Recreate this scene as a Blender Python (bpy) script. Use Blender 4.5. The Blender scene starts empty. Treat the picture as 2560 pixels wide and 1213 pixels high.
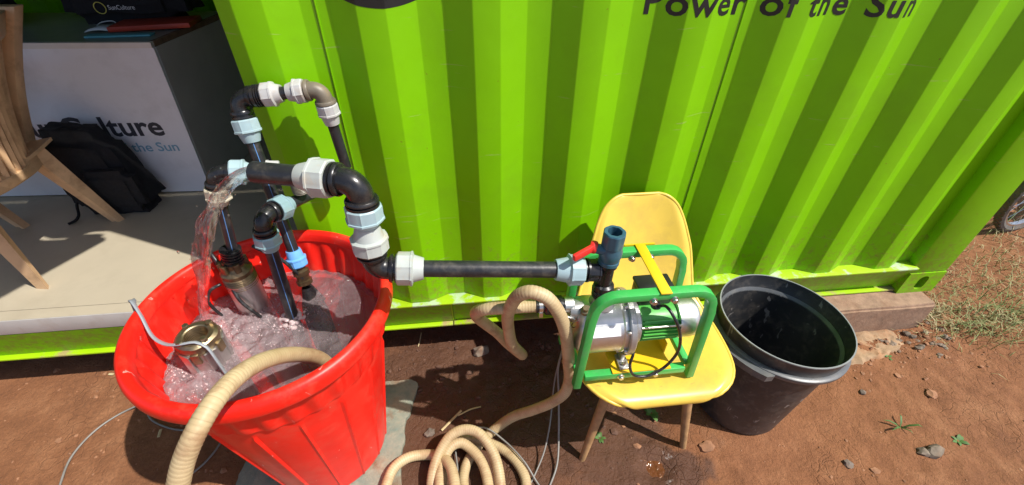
import bpy, bmesh, math, random
import numpy as np
from mathutils import Vector, Matrix
R = math.radians
rnd = random.Random(7)
scene = bpy.context.scene
col = scene.collection

# ------------------------------------------------------------------ camera, sky, sun, exposure
cam_data = bpy.data.cameras.new('camera')
cam = bpy.data.objects.new('camera', cam_data)
col.objects.link(cam)
scene.camera = cam
cam_data.sensor_fit = 'HORIZONTAL'
cam_data.sensor_width = 36.0
cam_data.lens = 36.0 * 1079.8 / 2560.0
cam_data.clip_start = 0.02
cam_data.clip_end = 500
PITCH, ROLL, YAW = R(38.39), R(0.96), R(-7.19)
fwd = Vector((-math.sin(YAW) * math.cos(PITCH), math.cos(YAW) * math.cos(PITCH), -math.sin(PITCH)))
rgt = Vector((math.cos(YAW), math.sin(YAW), 0))
upv = rgt.cross(fwd)
r2 = rgt * math.cos(ROLL) + upv * math.sin(ROLL)
u2 = upv * math.cos(ROLL) - rgt * math.sin(ROLL)
rot = Matrix((r2, u2, -fwd)).transposed()
cam.matrix_world = Matrix.Translation((0.444, -1.184, 1.542)) @ rot.to_4x4()

SUN = Vector((0.64, -0.31, 1.0)).normalized()          # towards the sun
world = bpy.data.worlds.new('World')
scene.world = world
world.use_nodes = True
wn = world.node_tree.nodes
wl = world.node_tree.links
sky = wn.new('ShaderNodeTexSky')
sky.sky_type = 'NISHITA'
sky.sun_disc = False
sky.sun_elevation = math.asin(SUN.z)
sky.sun_rotation = math.atan2(SUN.x, SUN.y)
sky.altitude = 1600
sky.dust_density = 5.0
sky.air_density = 0.8
wl.new(sky.outputs[0], wn['Background'].inputs[0])
wn['Background'].inputs[1].default_value = 0.13
sd = bpy.data.lights.new('sun', 'SUN')
sd.energy = 4.6
sd.angle = R(0.55)
sd.color = (1.0, 0.955, 0.88)
so = bpy.data.objects.new('sun', sd)
col.objects.link(so)
so.rotation_euler = SUN.to_track_quat('Z', 'Y').to_euler()
so.location = (4, -3, 6)
vs = scene.view_settings
vs.view_transform = 'Standard'
vs.look = 'None'
vs.gamma = 1
vs.exposure = 0.38
vs.use_curve_mapping = False

# ------------------------------------------------------------------ materials
MATS = {}
def nd(nt, t, **kw):
    n = nt.nodes.new(t)
    for k, v in kw.items():
        setattr(n, k, v)
    return n
def ramp(nt, fac, stops):
    r = nd(nt, 'ShaderNodeValToRGB')
    e = r.color_ramp.elements
    while len(e) < len(stops):
        e.new(0.5)
    for s, (p, c) in zip(e, stops):
        s.position = p
        s.color = (*c, 1) if len(c) == 3 else c
    nt.links.new(fac, r.inputs[0])
    return r.outputs[0]
def noise(nt, vec, scale, detail=4, rough=0.55, dist=0.0):
    n = nd(nt, 'ShaderNodeTexNoise')
    n.inputs['Scale'].default_value = scale
    n.inputs['Detail'].default_value = detail
    n.inputs['Roughness'].default_value = rough
    n.inputs['Distortion'].default_value = dist
    nt.links.new(vec, n.inputs['Vector'])
    return n.outputs[0]
def mixc(nt, fac, a, b):
    m = nd(nt, 'ShaderNodeMix', data_type='RGBA')
    for s, v in ((0, fac), (6, a), (7, b)):
        if isinstance(v, (int, float)):
            m.inputs[s].default_value = v
        elif isinstance(v, tuple):
            m.inputs[s].default_value = (*v, 1)
        else:
            nt.links.new(v, m.inputs[s])
    return m.outputs[2]
def math_n(nt, op, a, b=None):
    m = nd(nt, 'ShaderNodeMath', operation=op)
    for i, v in enumerate((a, b)):
        if v is None:
            continue
        if isinstance(v, (int, float)):
            m.inputs[i].default_value = v
        else:
            nt.links.new(v, m.inputs[i])
    return m.outputs[0]
def base_mat(name):
    m = bpy.data.materials.new(name)
    m.use_nodes = True
    nt = m.node_tree
    p = nt.nodes['Principled BSDF']
    tc = nd(nt, 'ShaderNodeTexCoord')
    MATS[name] = m
    return m, nt, p, tc.outputs['Object']
def mat(name, c, rough=0.5, metal=0.0, var=0.15, vscale=14.0, dirt=None, dirt_amt=0.0, dscale=9.0,
        bump=0.0, bscale=120.0, rvar=0.12, spec=0.5, coat=0.0, dlo=0.5, dhi=0.72, fleck=None, famt=0.5, fscale=(40, 40, 160), fthr=0.66, splash=False):
    m, nt, p, oc = base_mat(name)
    n1 = noise(nt, oc, vscale, 5, 0.6)
    lo = tuple(max(0, x * (1 - var)) for x in c)
    hi = tuple(min(1, x * (1 + var)) for x in c)
    cc = ramp(nt, n1, [(0.3, lo), (0.7, hi)])
    if dirt:
        n2 = noise(nt, oc, dscale, 8, 0.68, 0.3)
        f = ramp(nt, n2, [(dlo, (0, 0, 0)), (dhi, (dirt_amt,) * 3)])
        cc = mixc(nt, f, cc, dirt)
    if fleck:
        mp = nd(nt, 'ShaderNodeMapping')
        mp.inputs['Scale'].default_value = fscale
        mp.inputs['Rotation'].default_value = (0.35, 0.2, 0.4)
        nt.links.new(oc, mp.inputs[0])
        nf_ = noise(nt, mp.outputs[0], 1.0, 3, 0.5, 0.6)
        cc = mixc(nt, ramp(nt, nf_, [(fthr, (0, 0, 0)), (fthr + 0.03, (famt,) * 3)]), cc, fleck)
    if splash:
        sx = nd(nt, 'ShaderNodeSeparateXYZ')
        nt.links.new(oc, sx.inputs[0])
        hz_ = nd(nt, 'ShaderNodeMapRange')
        hz_.inputs[1].default_value = 0.30
        hz_.inputs[2].default_value = 0.75
        hz_.inputs[3].default_value = 0.13
        hz_.inputs[4].default_value = -0.10
        nt.links.new(sx.outputs[2], hz_.inputs[0])
        sp_ = math_n(nt, 'ADD', noise(nt, oc, 38, 8, 0.75, 0.3), hz_.outputs[0])
        cc = mixc(nt, ramp(nt, sp_, [(0.56, (0, 0, 0)), (0.74, (0.6,) * 3)]), cc, (0.24, 0.15, 0.05))
        ru = noise(nt, oc, 55, 3, 0.5)
        cc = mixc(nt, ramp(nt, ru, [(0.76, (0, 0, 0)), (0.78, (0.7,) * 3)]), cc, (0.20, 0.09, 0.02))
    nt.links.new(cc, p.inputs['Base Color'])
    n3 = noise(nt, oc, vscale * 3, 4, 0.6)
    rr = nd(nt, 'ShaderNodeMapRange')
    rr.inputs[3].default_value = max(0.02, rough - rvar)
    rr.inputs[4].default_value = min(1, rough + rvar)
    nt.links.new(n3, rr.inputs[0])
    nt.links.new(rr.outputs[0], p.inputs['Roughness'])
    p.inputs['Metallic'].default_value = metal
    p.inputs['Specular IOR Level'].default_value = spec
    p.inputs['Coat Weight'].default_value = coat
    if bump:
        b = nd(nt, 'ShaderNodeBump')
        b.inputs['Strength'].default_value = bump
        b.inputs['Distance'].default_value = 0.002
        nt.links.new(noise(nt, oc, bscale, 5, 0.6), b.inputs['Height'])
        nt.links.new(b.outputs[0], p.inputs['Normal'])
    return m

GREEN = (0.196, 0.505, 0.001)
m_green = mat('green_paint', GREEN, 0.40, var=0.05, vscale=5, dirt=(0.15, 0.24, 0.015), dirt_amt=0.25, dscale=3.5, bump=0.16, bscale=16, rvar=0.1, spec=0.28, fleck=(0.34, 0.42, 0.12), famt=0.5, fscale=(7, 7, 110), fthr=0.70, splash=True)
m_wear = mat('worn_green_paint', (0.33, 0.53, 0.008), 0.5, var=0.1, vscale=6, dirt=(0.44, 0.56, 0.40), dirt_amt=0.85, dscale=9, dlo=0.50, dhi=0.58, bump=0.3, bscale=60)
m_seam = mat('seam_weld', (0.16, 0.36, 0.004), 0.5, var=0.1)
m_flange = mat('flange_paint', (0.33, 0.55, 0.004), 0.45, var=0.1, vscale=6, dirt=(0.38, 0.26, 0.14), dirt_amt=0.85, dscale=5, dlo=0.5, dhi=0.58, bump=0.2, bscale=60)
m_black_vinyl = mat('black_vinyl', (0.012, 0.013, 0.014), 0.4, var=0.2)
m_red = mat('red_plastic', (0.82, 0.016, 0.008), 0.38, var=0.10, vscale=7, dirt=(0.72, 0.085, 0.05), dirt_amt=0.55, dscale=16, spec=0.35, fleck=(0.85, 0.42, 0.36), famt=0.6, fscale=(60, 60, 22), fthr=0.71, bump=0.15, bscale=45, rvar=0.14)
m_hdpe = mat('black_pipe', (0.020, 0.021, 0.024), 0.38, var=0.3, vscale=18, dirt=(0.12, 0.105, 0.085), dirt_amt=0.55, dscale=30, bump=0.15, bscale=90)
m_fit = mat('black_fitting', (0.013, 0.013, 0.015), 0.28, var=0.25, vscale=22, dirt=(0.10, 0.08, 0.06), dirt_amt=0.35, dscale=26)
m_brownfit = mat('muddy_fitting', (0.16, 0.135, 0.10), 0.45, var=0.25, vscale=30, dirt=(0.26, 0.19, 0.11), dirt_amt=0.6, dscale=30)
m_stripe = mat('blue_stripe', (0.10, 0.24, 0.52), 0.45, var=0.1)
m_nut_pale = mat('pale_nut', (0.43, 0.465, 0.44), 0.42, var=0.08, vscale=20, dirt=(0.47, 0.36, 0.23), dirt_amt=0.7, dscale=22)
m_nut_white = mat('white_nut', (0.46, 0.46, 0.455), 0.42, var=0.08, vscale=20, dirt=(0.40, 0.31, 0.21), dirt_amt=0.7, dscale=24)
m_nut_blue = mat('blue_nut', (0.33, 0.455, 0.49), 0.38, var=0.07, vscale=20, dirt=(0.35, 0.36, 0.30), dirt_amt=0.45, dscale=22)
m_nut_teal = mat('teal_nut', (0.24, 0.37, 0.40), 0.38, var=0.08, vscale=20, dirt=(0.36, 0.33, 0.24), dirt_amt=0.5, dscale=22)
m_nut_bright = mat('bright_blue_nut', (0.16, 0.42, 0.85), 0.38, var=0.08, dirt=(0.35, 0.36, 0.30), dirt_amt=0.4, dscale=22)
m_nut_cream = mat('cream_nut', (0.55, 0.50, 0.38), 0.42, var=0.08, dirt=(0.35, 0.26, 0.15), dirt_amt=0.6, dscale=24)
m_steel = mat('stainless_steel', (0.66, 0.655, 0.64), 0.42, metal=1.0, var=0.08, vscale=30, rvar=0.1, dirt=(0.40, 0.37, 0.33), dirt_amt=0.4, dscale=14)
m_cast = mat('cast_steel', (0.42, 0.42, 0.41), 0.38, metal=0.75, var=0.12, vscale=30, bump=0.3, bscale=240)
m_brass = mat('brass', (0.40, 0.32, 0.20), 0.46, metal=1.0, var=0.2, vscale=30, dirt=(0.22, 0.14, 0.05), dirt_amt=0.5)
m_dkbrass = mat('dirty_bronze', (0.20, 0.14, 0.075), 0.36, metal=0.8, var=0.3, vscale=40, dirt=(0.07, 0.05, 0.035), dirt_amt=0.7)
m_framegreen = mat('frame_green', (0.045, 0.42, 0.085), 0.36, var=0.08, vscale=10, dirt=(0.25, 0.4, 0.25), dirt_amt=0.3, dscale=35)
m_motor = mat('motor_green', (0.09, 0.42, 0.07), 0.4, var=0.1, vscale=14)
m_yellow = mat('chair_yellow', (0.76, 0.53, 0.075), 0.36, var=0.07, vscale=6, dirt=(0.48, 0.30, 0.08), dirt_amt=0.55, dscale=8, rvar=0.12, dlo=0.46, fleck=(0.38, 0.24, 0.08), famt=0.5, fscale=(30, 90, 90), fthr=0.70)
m_yplate = mat('yellow_steel', (0.80, 0.50, 0.015), 0.36, var=0.06)
m_valve = mat('valve_blue', (0.035, 0.10, 0.145), 0.32, var=0.12, vscale=20)
m_redlever = mat('lever_red', (0.72, 0.03, 0.025), 0.38, var=0.1)
m_blackplastic = mat('black_plastic', (0.014, 0.014, 0.015), 0.42, var=0.2)
m_wood = mat('chair_leg_wood', (0.38, 0.22, 0.10), 0.5, var=0.25, vscale=30, dirt=(0.16, 0.10, 0.06), dirt_amt=0.5, dscale=12)
m_bin = mat('bin_plastic', (0.030, 0.031, 0.034), 0.40, var=0.25, vscale=8, dirt=(0.17, 0.145, 0.12), dirt_amt=0.5, dscale=24, bump=0.1, bscale=50, fleck=(0.30, 0.28, 0.26), famt=0.6, fscale=(40, 40, 18), fthr=0.66)
m_binlip = mat('bin_lip_plastic', (0.10, 0.105, 0.11), 0.36, var=0.2, dirt=(0.22, 0.20, 0.17), dirt_amt=0.5, dscale=20)
m_rimhighlight = mat('bin_rim_highlight', (0.24, 0.25, 0.255), 0.34, var=0.15)  # paler than the bin plastic: highlight on the rim put into the colour
m_concrete = mat('concrete', (0.30, 0.19, 0.125), 0.9, var=0.25, vscale=25, dirt=(0.22, 0.11, 0.06), dirt_amt=0.7, dscale=8, bump=0.8, bscale=110)
m_mortar = mat('crumbling_mortar', (0.34, 0.225, 0.135), 0.95, var=0.25, vscale=26, dirt=(0.33, 0.14, 0.06), dirt_amt=0.8, dscale=9, bump=0.9, bscale=90, spec=0.2)
m_floor = mat('beige_vinyl', (0.44, 0.385, 0.285), 0.5, var=0.05, vscale=4, dirt=(0.34, 0.29, 0.21), dirt_amt=0.5, dscale=5, bump=0.05)
m_trim = mat('aluminium_trim', (0.50, 0.49, 0.47), 0.5, metal=0.25, var=0.06, vscale=8, dirt=(0.33, 0.26, 0.2), dirt_amt=0.4, dscale=14)
m_ply = mat('plywood_edge', (0.20, 0.12, 0.075), 0.8, var=0.3, vscale=30)
m_white = mat('white_laminate', (0.84, 0.83, 0.86), 0.45, var=0.03, vscale=3, dirt=(0.5, 0.47, 0.45), dirt_amt=0.3, dscale=5)
m_edge = mat('cream_edge_strip', (0.74, 0.69, 0.64), 0.5, var=0.06)
m_sidegrey = mat('grey_laminate', (0.52, 0.49, 0.45), 0.6, var=0.08, vscale=5)
m_topgrey = mat('grey_counter_top', (0.26, 0.27, 0.23), 0.35, var=0.15, vscale=5)
m_txtgrey = mat('dark_grey_vinyl', (0.045, 0.048, 0.06), 0.5, var=0.1)
m_txtblue = mat('pale_blue_vinyl', (0.22, 0.42, 0.55), 0.5, var=0.05)
m_txtwhite = mat('white_print', (0.7, 0.7, 0.7), 0.5, var=0.05)
m_txtyellow = mat('yellow_print', (0.6, 0.55, 0.1), 0.5, var=0.05)
m_cloth = mat('black_fabric', (0.008, 0.008, 0.010), 0.85, var=0.3, vscale=40, bump=0.4, bscale=400)
m_redcard = mat('red_card', (0.45, 0.045, 0.02), 0.5, var=0.1)
m_turq = mat('turquoise_strip', (0.10, 0.36, 0.42), 0.5, var=0.1)
m_mask = mat('white_paper', (0.68, 0.72, 0.75), 0.7, var=0.04)
m_tan = mat('tan_plastic', (0.62, 0.40, 0.22), 0.5, var=0.12, vscale=9, dirt=(0.22, 0.11, 0.045), dirt_amt=0.6, dscale=13, bump=0.15, bscale=60)
m_cable = mat('grey_cable', (0.22, 0.21, 0.19), 0.5, var=0.15)
m_flatcable = mat('flat_grey_cable', (0.30, 0.33, 0.36), 0.42, var=0.08)
m_blackcable = mat('black_cable', (0.016, 0.016, 0.017), 0.35, var=0.3, vscale=60, dirt=(0.2, 0.19, 0.18), dirt_amt=0.5, dscale=60)
m_stone = mat('stone', (0.16, 0.125, 0.10), 0.9, var=0.3, vscale=30, dirt=(0.27, 0.13, 0.07), dirt_amt=0.6, dscale=14, bump=0.6, bscale=90)
m_stonegrey = mat('grey_stone', (0.19, 0.15, 0.115), 0.95, var=0.35, vscale=30, spec=0.2, dirt=(0.24, 0.12, 0.065), dirt_amt=0.8, dscale=18, bump=0.6, bscale=90)
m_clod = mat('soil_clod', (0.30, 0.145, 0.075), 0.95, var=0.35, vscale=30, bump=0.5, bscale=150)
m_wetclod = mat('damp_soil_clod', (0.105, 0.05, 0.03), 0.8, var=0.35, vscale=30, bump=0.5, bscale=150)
m_straw = mat('straw', (0.50, 0.40, 0.22), 0.8, var=0.2, vscale=40)
m_leaf = mat('weed_leaf', (0.07, 0.15, 0.03), 0.6, var=0.3, vscale=30)
m_rubber = mat('tyre_rubber', (0.11, 0.10, 0.09), 0.8, var=0.3, vscale=30, dirt=(0.2, 0.12, 0.07), dirt_amt=0.5, dscale=10)
m_alu = mat('bicycle_aluminium', (0.6, 0.6, 0.6), 0.3, metal=0.9, var=0.05)
m_bike = mat('bicycle_frame_paint', (0.03, 0.03, 0.06), 0.35, var=0.1)
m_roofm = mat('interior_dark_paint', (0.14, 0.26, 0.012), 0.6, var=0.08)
m_chrome = mat('zinc_bolt', (0.6, 0.59, 0.57), 0.3, metal=1.0, var=0.1)

# hose: reinforced PVC, colour darkens in the grooves of the spiral (attribute groove)
def hose_mat():
    m, nt, p, oc = base_mat('hose_pvc')
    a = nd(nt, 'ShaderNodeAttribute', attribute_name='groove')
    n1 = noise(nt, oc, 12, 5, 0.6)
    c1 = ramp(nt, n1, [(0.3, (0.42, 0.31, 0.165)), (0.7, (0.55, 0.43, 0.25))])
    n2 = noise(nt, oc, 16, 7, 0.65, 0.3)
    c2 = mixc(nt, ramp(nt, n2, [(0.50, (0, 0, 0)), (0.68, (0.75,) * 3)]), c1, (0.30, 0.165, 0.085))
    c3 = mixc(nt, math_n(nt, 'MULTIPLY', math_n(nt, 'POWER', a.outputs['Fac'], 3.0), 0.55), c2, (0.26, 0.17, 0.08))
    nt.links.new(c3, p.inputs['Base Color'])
    p.inputs['Roughness'].default_value = 0.48
    p.inputs['Specular IOR Level'].default_value = 0.35
    p.inputs['Subsurface Weight'].default_value = 0.0
    return m
m_hose = hose_mat()

def ground_mat():
    m, nt, p, oc = base_mat('red_soil')
    big = noise(nt, oc, 1.6, 6, 0.6, 0.4)
    mid = noise(nt, oc, 9, 8, 0.65)
    fine = noise(nt, oc, 85, 6, 0.7)
    c = ramp(nt, mid, [(0.25, (0.155, 0.063, 0.028)), (0.5, (0.250, 0.106, 0.047)), (0.75, (0.360, 0.170, 0.082))])
    c = mixc(nt, ramp(nt, big, [(0.35, (0.0,) * 3), (0.65, (0.45,) * 3)]), c, (0.270, 0.108, 0.043))
    c = mixc(nt, ramp(nt, fine, [(0.35, (0.32,) * 3), (0.6, (0,) * 3)]), c, (0.12, 0.050, 0.024))
    # damp, darker soil around the tub and the pump hose (splashed water)
    at = nd(nt, 'ShaderNodeAttribute', attribute_name='damp')
    wn_ = math_n(nt, 'ADD', at.outputs['Fac'], math_n(nt, 'MULTIPLY', math_n(nt, 'SUBTRACT', mid, 0.5), 0.9))
    wf = ramp(nt, wn_, [(0.35, (0, 0, 0)), (0.65, (1, 1, 1))])
    c = mixc(nt, math_n(nt, 'MULTIPLY', wf, 0.80), c, (0.070, 0.031, 0.018))
    # lime-white residue ring
    af = nd(nt, 'ShaderNodeAttribute', attribute_name='scum')
    sf = ramp(nt, math_n(nt, 'ADD', af.outputs['Fac'], math_n(nt, 'MULTIPLY', math_n(nt, 'SUBTRACT', noise(nt, oc, 60, 6, 0.7), 0.5), 1.5)),
              [(0.5, (0, 0, 0)), (0.75, (0.8,) * 3)])
    c = mixc(nt, sf, c, (0.52, 0.45, 0.41))
    nt.links.new(c, p.inputs['Base Color'])
    mr = nd(nt, 'ShaderNodeMapRange')
    mr.inputs[3].default_value = 0.95
    mr.inputs[4].default_value = 0.58
    nt.links.new(wf, mr.inputs[0])
    nt.links.new(mr.outputs[0], p.inputs['Roughness'])
    # cracks + grain relief
    vo = nd(nt, 'ShaderNodeTexVoronoi', feature='DISTANCE_TO_EDGE')
    vo.inputs['Scale'].default_value = 26
    wv = nd(nt, 'ShaderNodeVectorMath', operation='ADD')
    nz = nd(nt, 'ShaderNodeTexNoise')
    nz.inputs['Scale'].default_value = 12
    nt.links.new(oc, nz.inputs['Vector'])
    sc_ = nd(nt, 'ShaderNodeVectorMath', operation='SCALE')
    sc_.inputs['Scale'].default_value = 0.06
    nt.links.new(nz.outputs['Color'], sc_.inputs[0])
    nt.links.new(oc, wv.inputs[0])
    nt.links.new(sc_.outputs[0], wv.inputs[1])
    nt.links.new(wv.outputs[0], vo.inputs['Vector'])
    cr = ramp(nt, vo.outputs['Distance'], [(0.0, (0, 0, 0)), (0.06, (1, 1, 1))])
    crm = ramp(nt, noise(nt, oc, 2.3, 3), [(0.48, (1, 1, 1)), (0.6, (0, 0, 0))])
    cr2 = math_n(nt, 'MAXIMUM', cr, crm)
    h = math_n(nt, 'ADD', math_n(nt, 'MULTIPLY', fine, 0.5), math_n(nt, 'MULTIPLY', cr2, 0.22))
    h = math_n(nt, 'ADD', h, noise(nt, oc, 28, 8, 0.7))
    b = nd(nt, 'ShaderNodeBump')
    b.inputs['Strength'].default_value = 0.9
    b.inputs['Distance'].default_value = 0.012
    nt.links.new(h, b.inputs['Height'])
    nt.links.new(b.outputs[0], p.inputs['Normal'])
    p.inputs['Specular IOR Level'].default_value = 0.35
    return m
m_ground = ground_mat()

def slab_mat():
    m, nt, p, oc = base_mat('mossy_slab')
    n1 = noise(nt, oc, 11, 8, 0.65, 0.5)
    c = ramp(nt, n1, [(0.3, (0.13, 0.19, 0.165)), (0.52, (0.26, 0.27, 0.21)), (0.7, (0.36, 0.31, 0.225))])
    n2 = noise(nt, oc, 5, 6, 0.65)
    c = mixc(nt, ramp(nt, n2, [(0.52, (0, 0, 0)), (0.62, (0.8,) * 3)]), c, (0.20, 0.10, 0.055))
    nt.links.new(c, p.inputs['Base Color'])
    rr = ramp(nt, noise(nt, oc, 7, 5), [(0.35, (0.12,) * 3), (0.65, (0.7,) * 3)])
    nt.links.new(rr, p.inputs['Roughness'])
    b = nd(nt, 'ShaderNodeBump')
    b.inputs['Strength'].default_value = 0.7
    b.inputs['Distance'].default_value = 0.004
    nt.links.new(noise(nt, oc, 70, 6, 0.7), b.inputs['Height'])
    nt.links.new(b.outputs[0], p.inputs['Normal'])
    return m
m_slab = slab_mat()

def water_mat(name, tint, milk, milky_col, churn=None):
    m, nt, p, oc = base_mat(name)
    nt.nodes.remove(p)
    out = [n for n in nt.nodes if n.type == 'OUTPUT_MATERIAL'][0]
    tr = nd(nt, 'ShaderNodeBsdfTransparent')
    tr.inputs[0].default_value = (*tint, 1)
    df = nd(nt, 'ShaderNodeBsdfDiffuse')
    n1 = noise(nt, oc, 13, 7, 0.68, 0.5)
    cc = ramp(nt, n1, [(0.3, tuple(x * 0.75 for x in milky_col)), (0.7, tuple(min(1, x * 1.25) for x in milky_col))])
    if churn:
        fa = nd(nt, 'ShaderNodeAttribute', attribute_name=churn)
        fz = math_n(nt, 'ADD', noise(nt, oc, 42, 7, 0.72, 0.8), math_n(nt, 'MULTIPLY', math_n(nt, 'SUBTRACT', fa.outputs['Fac'], 0.78), 0.30))
        cc = mixc(nt, ramp(nt, fz, [(0.60, (0, 0, 0)), (0.70, (0.9,) * 3)]), cc, (0.74, 0.62, 0.63))
    nt.links.new(cc, df.inputs[0])
    mx = nd(nt, 'ShaderNodeMixShader')
    f = ramp(nt, noise(nt, oc, 7, 5, 0.6), [(0.3, (milk * 0.7,) * 3), (0.7, (min(1, milk * 1.3),) * 3)])
    if churn:                                    # more air in the water near the jet
        at_ = nd(nt, 'ShaderNodeAttribute', attribute_name=churn)
        f = math_n(nt, 'MULTIPLY', f, at_.outputs['Fac'])
    nt.links.new(f, mx.inputs[0])
    nt.links.new(tr.outputs[0], mx.inputs[1])
    nt.links.new(df.outputs[0], mx.inputs[2])
    gl = nd(nt, 'ShaderNodeBsdfGlossy')
    gl.inputs['Roughness'].default_value = 0.07
    fr = nd(nt, 'ShaderNodeFresnel')
    fr.inputs[0].default_value = 1.38
    m2 = nd(nt, 'ShaderNodeMixShader')
    nt.links.new(fr.outputs[0], m2.inputs[0])
    nt.links.new(mx.outputs[0], m2.inputs[1])
    nt.links.new(gl.outputs[0], m2.inputs[2])
    b = nd(nt, 'ShaderNodeBump')
    b.inputs['Strength'].default_value = 1.0
    b.inputs['Distance'].default_value = 0.012
    nt.links.new(noise(nt, oc, 38, 4, 0.6, 0.4), b.inputs['Height'])
    for n in (gl, df, fr):
        nt.links.new(b.outputs[0], n.inputs['Normal'])
    nt.links.new(m2.outputs[0], out.inputs[0])
    return m
m_water = water_mat('churned_water', (0.94, 0.82, 0.83), 0.62, (0.41, 0.325, 0.34), 'churn')
m_puddle = water_mat('muddy_water', (0.5, 0.35, 0.25), 0.75, (0.17, 0.062, 0.022))

def clear_water():
    m, nt, p, oc = base_mat('clear_water')
    out = [n for n in nt.nodes if n.type == 'OUTPUT_MATERIAL'][0]
    p.inputs['Base Color'].default_value = (0.98, 0.99, 1, 1)
    p.inputs['Roughness'].default_value = 0.03
    p.inputs['IOR'].default_value = 1.28
    p.inputs['Transmission Weight'].default_value = 1.0
    tr = nd(nt, 'ShaderNodeBsdfTransparent')
    df = nd(nt, 'ShaderNodeBsdfDiffuse')
    df.inputs[0].default_value = (0.78, 0.78, 0.80, 1)       # air carried in the jet
    m1 = nd(nt, 'ShaderNodeMixShader')
    m1.inputs[0].default_value = 0.52
    nt.links.new(p.outputs[0], m1.inputs[1])
    nt.links.new(tr.outputs[0], m1.inputs[2])
    m2 = nd(nt, 'ShaderNodeMixShader')
    f = ramp(nt, noise(nt, oc, 55, 5, 0.7), [(0.54, (0.0,) * 3), (0.72, (0.16,) * 3)])
    nt.links.new(f, m2.inputs[0])
    nt.links.new(m1.outputs[0], m2.inputs[1])
    nt.links.new(df.outputs[0], m2.inputs[2])
    nt.links.new(m2.outputs[0], out.inputs[0])
    return m
m_clear = clear_water()
def foam_mat():
    m, nt, p, oc = base_mat('foam_bubbles')
    out = [n for n in nt.nodes if n.type == 'OUTPUT_MATERIAL'][0]
    p.inputs['Base Color'].default_value = (0.78, 0.62, 0.62, 1)
    p.inputs['Roughness'].default_value = 0.05
    p.inputs['Specular IOR Level'].default_value = 0.9
    tr = nd(nt, 'ShaderNodeBsdfTransparent')
    mx = nd(nt, 'ShaderNodeMixShader')
    mx.inputs[0].default_value = 0.5
    nt.links.new(tr.outputs[0], mx.inputs[1])
    nt.links.new(p.outputs[0], mx.inputs[2])
    nt.links.new(mx.outputs[0], out.inputs[0])
    return m
m_foam = foam_mat()
def grass_mat():
    m, nt, p, oc = base_mat('dry_grass')
    n1 = noise(nt, oc, 3.5, 4)
    n2 = noise(nt, oc, 40, 3)
    s = math_n(nt, 'ADD', math_n(nt, 'MULTIPLY', n1, 0.6), math_n(nt, 'MULTIPLY', n2, 0.4))
    c = ramp(nt, s, [(0.40, (0.14, 0.20, 0.05)), (0.50, (0.27, 0.27, 0.11)), (0.60, (0.50, 0.41, 0.23))])
    nt.links.new(c, p.inputs['Base Color'])
    p.inputs['Roughness'].default_value = 0.7
    return m
m_grass = grass_mat()

# ------------------------------------------------------------------ mesh helpers
class G:
    def __init__(s):
        s.v, s.f = [], []
    def add(s, vf):
        o = len(s.v)
        s.v += [tuple(x) for x in vf[0]]
        s.f += [tuple(i + o for i in f) for f in vf[1]]
        return s
def link(o, parent=None):
    col.objects.link(o)
    if parent is not None:
        o.parent = parent
        if parent.type == 'EMPTY':                 # meshes carry world-space vertices
            o.matrix_parent_inverse = Matrix.Translation(parent.location).inverted()
    return o
def mk(name, g, m, parent=None, smooth=True, angle=38, bevel=0.0):
    """one mesh object from world-space vertices"""
    if isinstance(g, tuple):
        g = G().add(g)
    me = bpy.data.meshes.new(name)
    me.from_pydata([tuple(x) for x in g.v], [], g.f)
    if bevel:
        bm = bmesh.new()
        bm.from_mesh(me)
        bmesh.ops.bevel(bm, geom=[e for e in bm.edges if e.calc_face_angle(0) > 0.5], offset=bevel, segments=2, affect='EDGES', profile=0.5, clamp_overlap=True)
        bm.to_mesh(me)
        bm.free()
    me.validate()
    if smooth:
        me.polygons.foreach_set('use_smooth', [True] * len(me.polygons))
        me.set_sharp_from_angle(angle=R(angle))
    me.materials.append(m)
    me.update()
    o = bpy.data.objects.new(name, me)
    return link(o, parent)
def thing(name, label, cat, loc=(0, 0, 0), group=None):
    o = bpy.data.objects.new(name, None)
    o.location = loc
    o.empty_display_size = 0.05
    col.objects.link(o)
    o['label'] = label
    o['category'] = cat
    if group:
        o['group'] = group
    return o
def tag(o, label, cat, group=None, kind=None):
    if label: o['label'] = label
    if cat: o['category'] = cat
    if group: o['group'] = group
    if kind: o['kind'] = kind
    return o
def frame(axis, up=(0, 0, 1)):
    z = Vector(axis).normalized()
    u = Vector(up)
    if abs(z.dot(u)) > 0.95:
        u = Vector((0, 1, 0))
    x = u.cross(z).normalized()
    y = z.cross(x)
    return x, y, z
def box(c, s, rotz=0.0, M=None):
    v = [Vector((sx * s[0] / 2, sy * s[1] / 2, sz * s[2] / 2)) for sx in (-1, 1) for sy in (-1, 1) for sz in (-1, 1)]
    m3 = M if M is not None else Matrix.Rotation(rotz, 3, 'Z')
    v = [m3 @ p + Vector(c) for p in v]
    return v, [(0, 1, 3, 2), (4, 6, 7, 5), (0, 4, 5, 1), (2, 3, 7, 6), (0, 2, 6, 4), (1, 5, 7, 3)]
def bar(a, b, w, h, up=(0, 0, 1)):
    """rectangular bar from a to b; h along up-ish"""
    a, b = Vector(a), Vector(b)
    x, y, z = frame(b - a, up)
    v = []
    for p in (a, b):
        for sx, sy in ((-1, -1), (1, -1), (1, 1), (-1, 1)):
            v.append(p + x * sx * w / 2 + y * sy * h / 2)
    return v, [(3, 2, 1, 0), (4, 5, 6, 7), (0, 1, 5, 4), (1, 2, 6, 5), (2, 3, 7, 6), (3, 0, 4, 7)]
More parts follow.
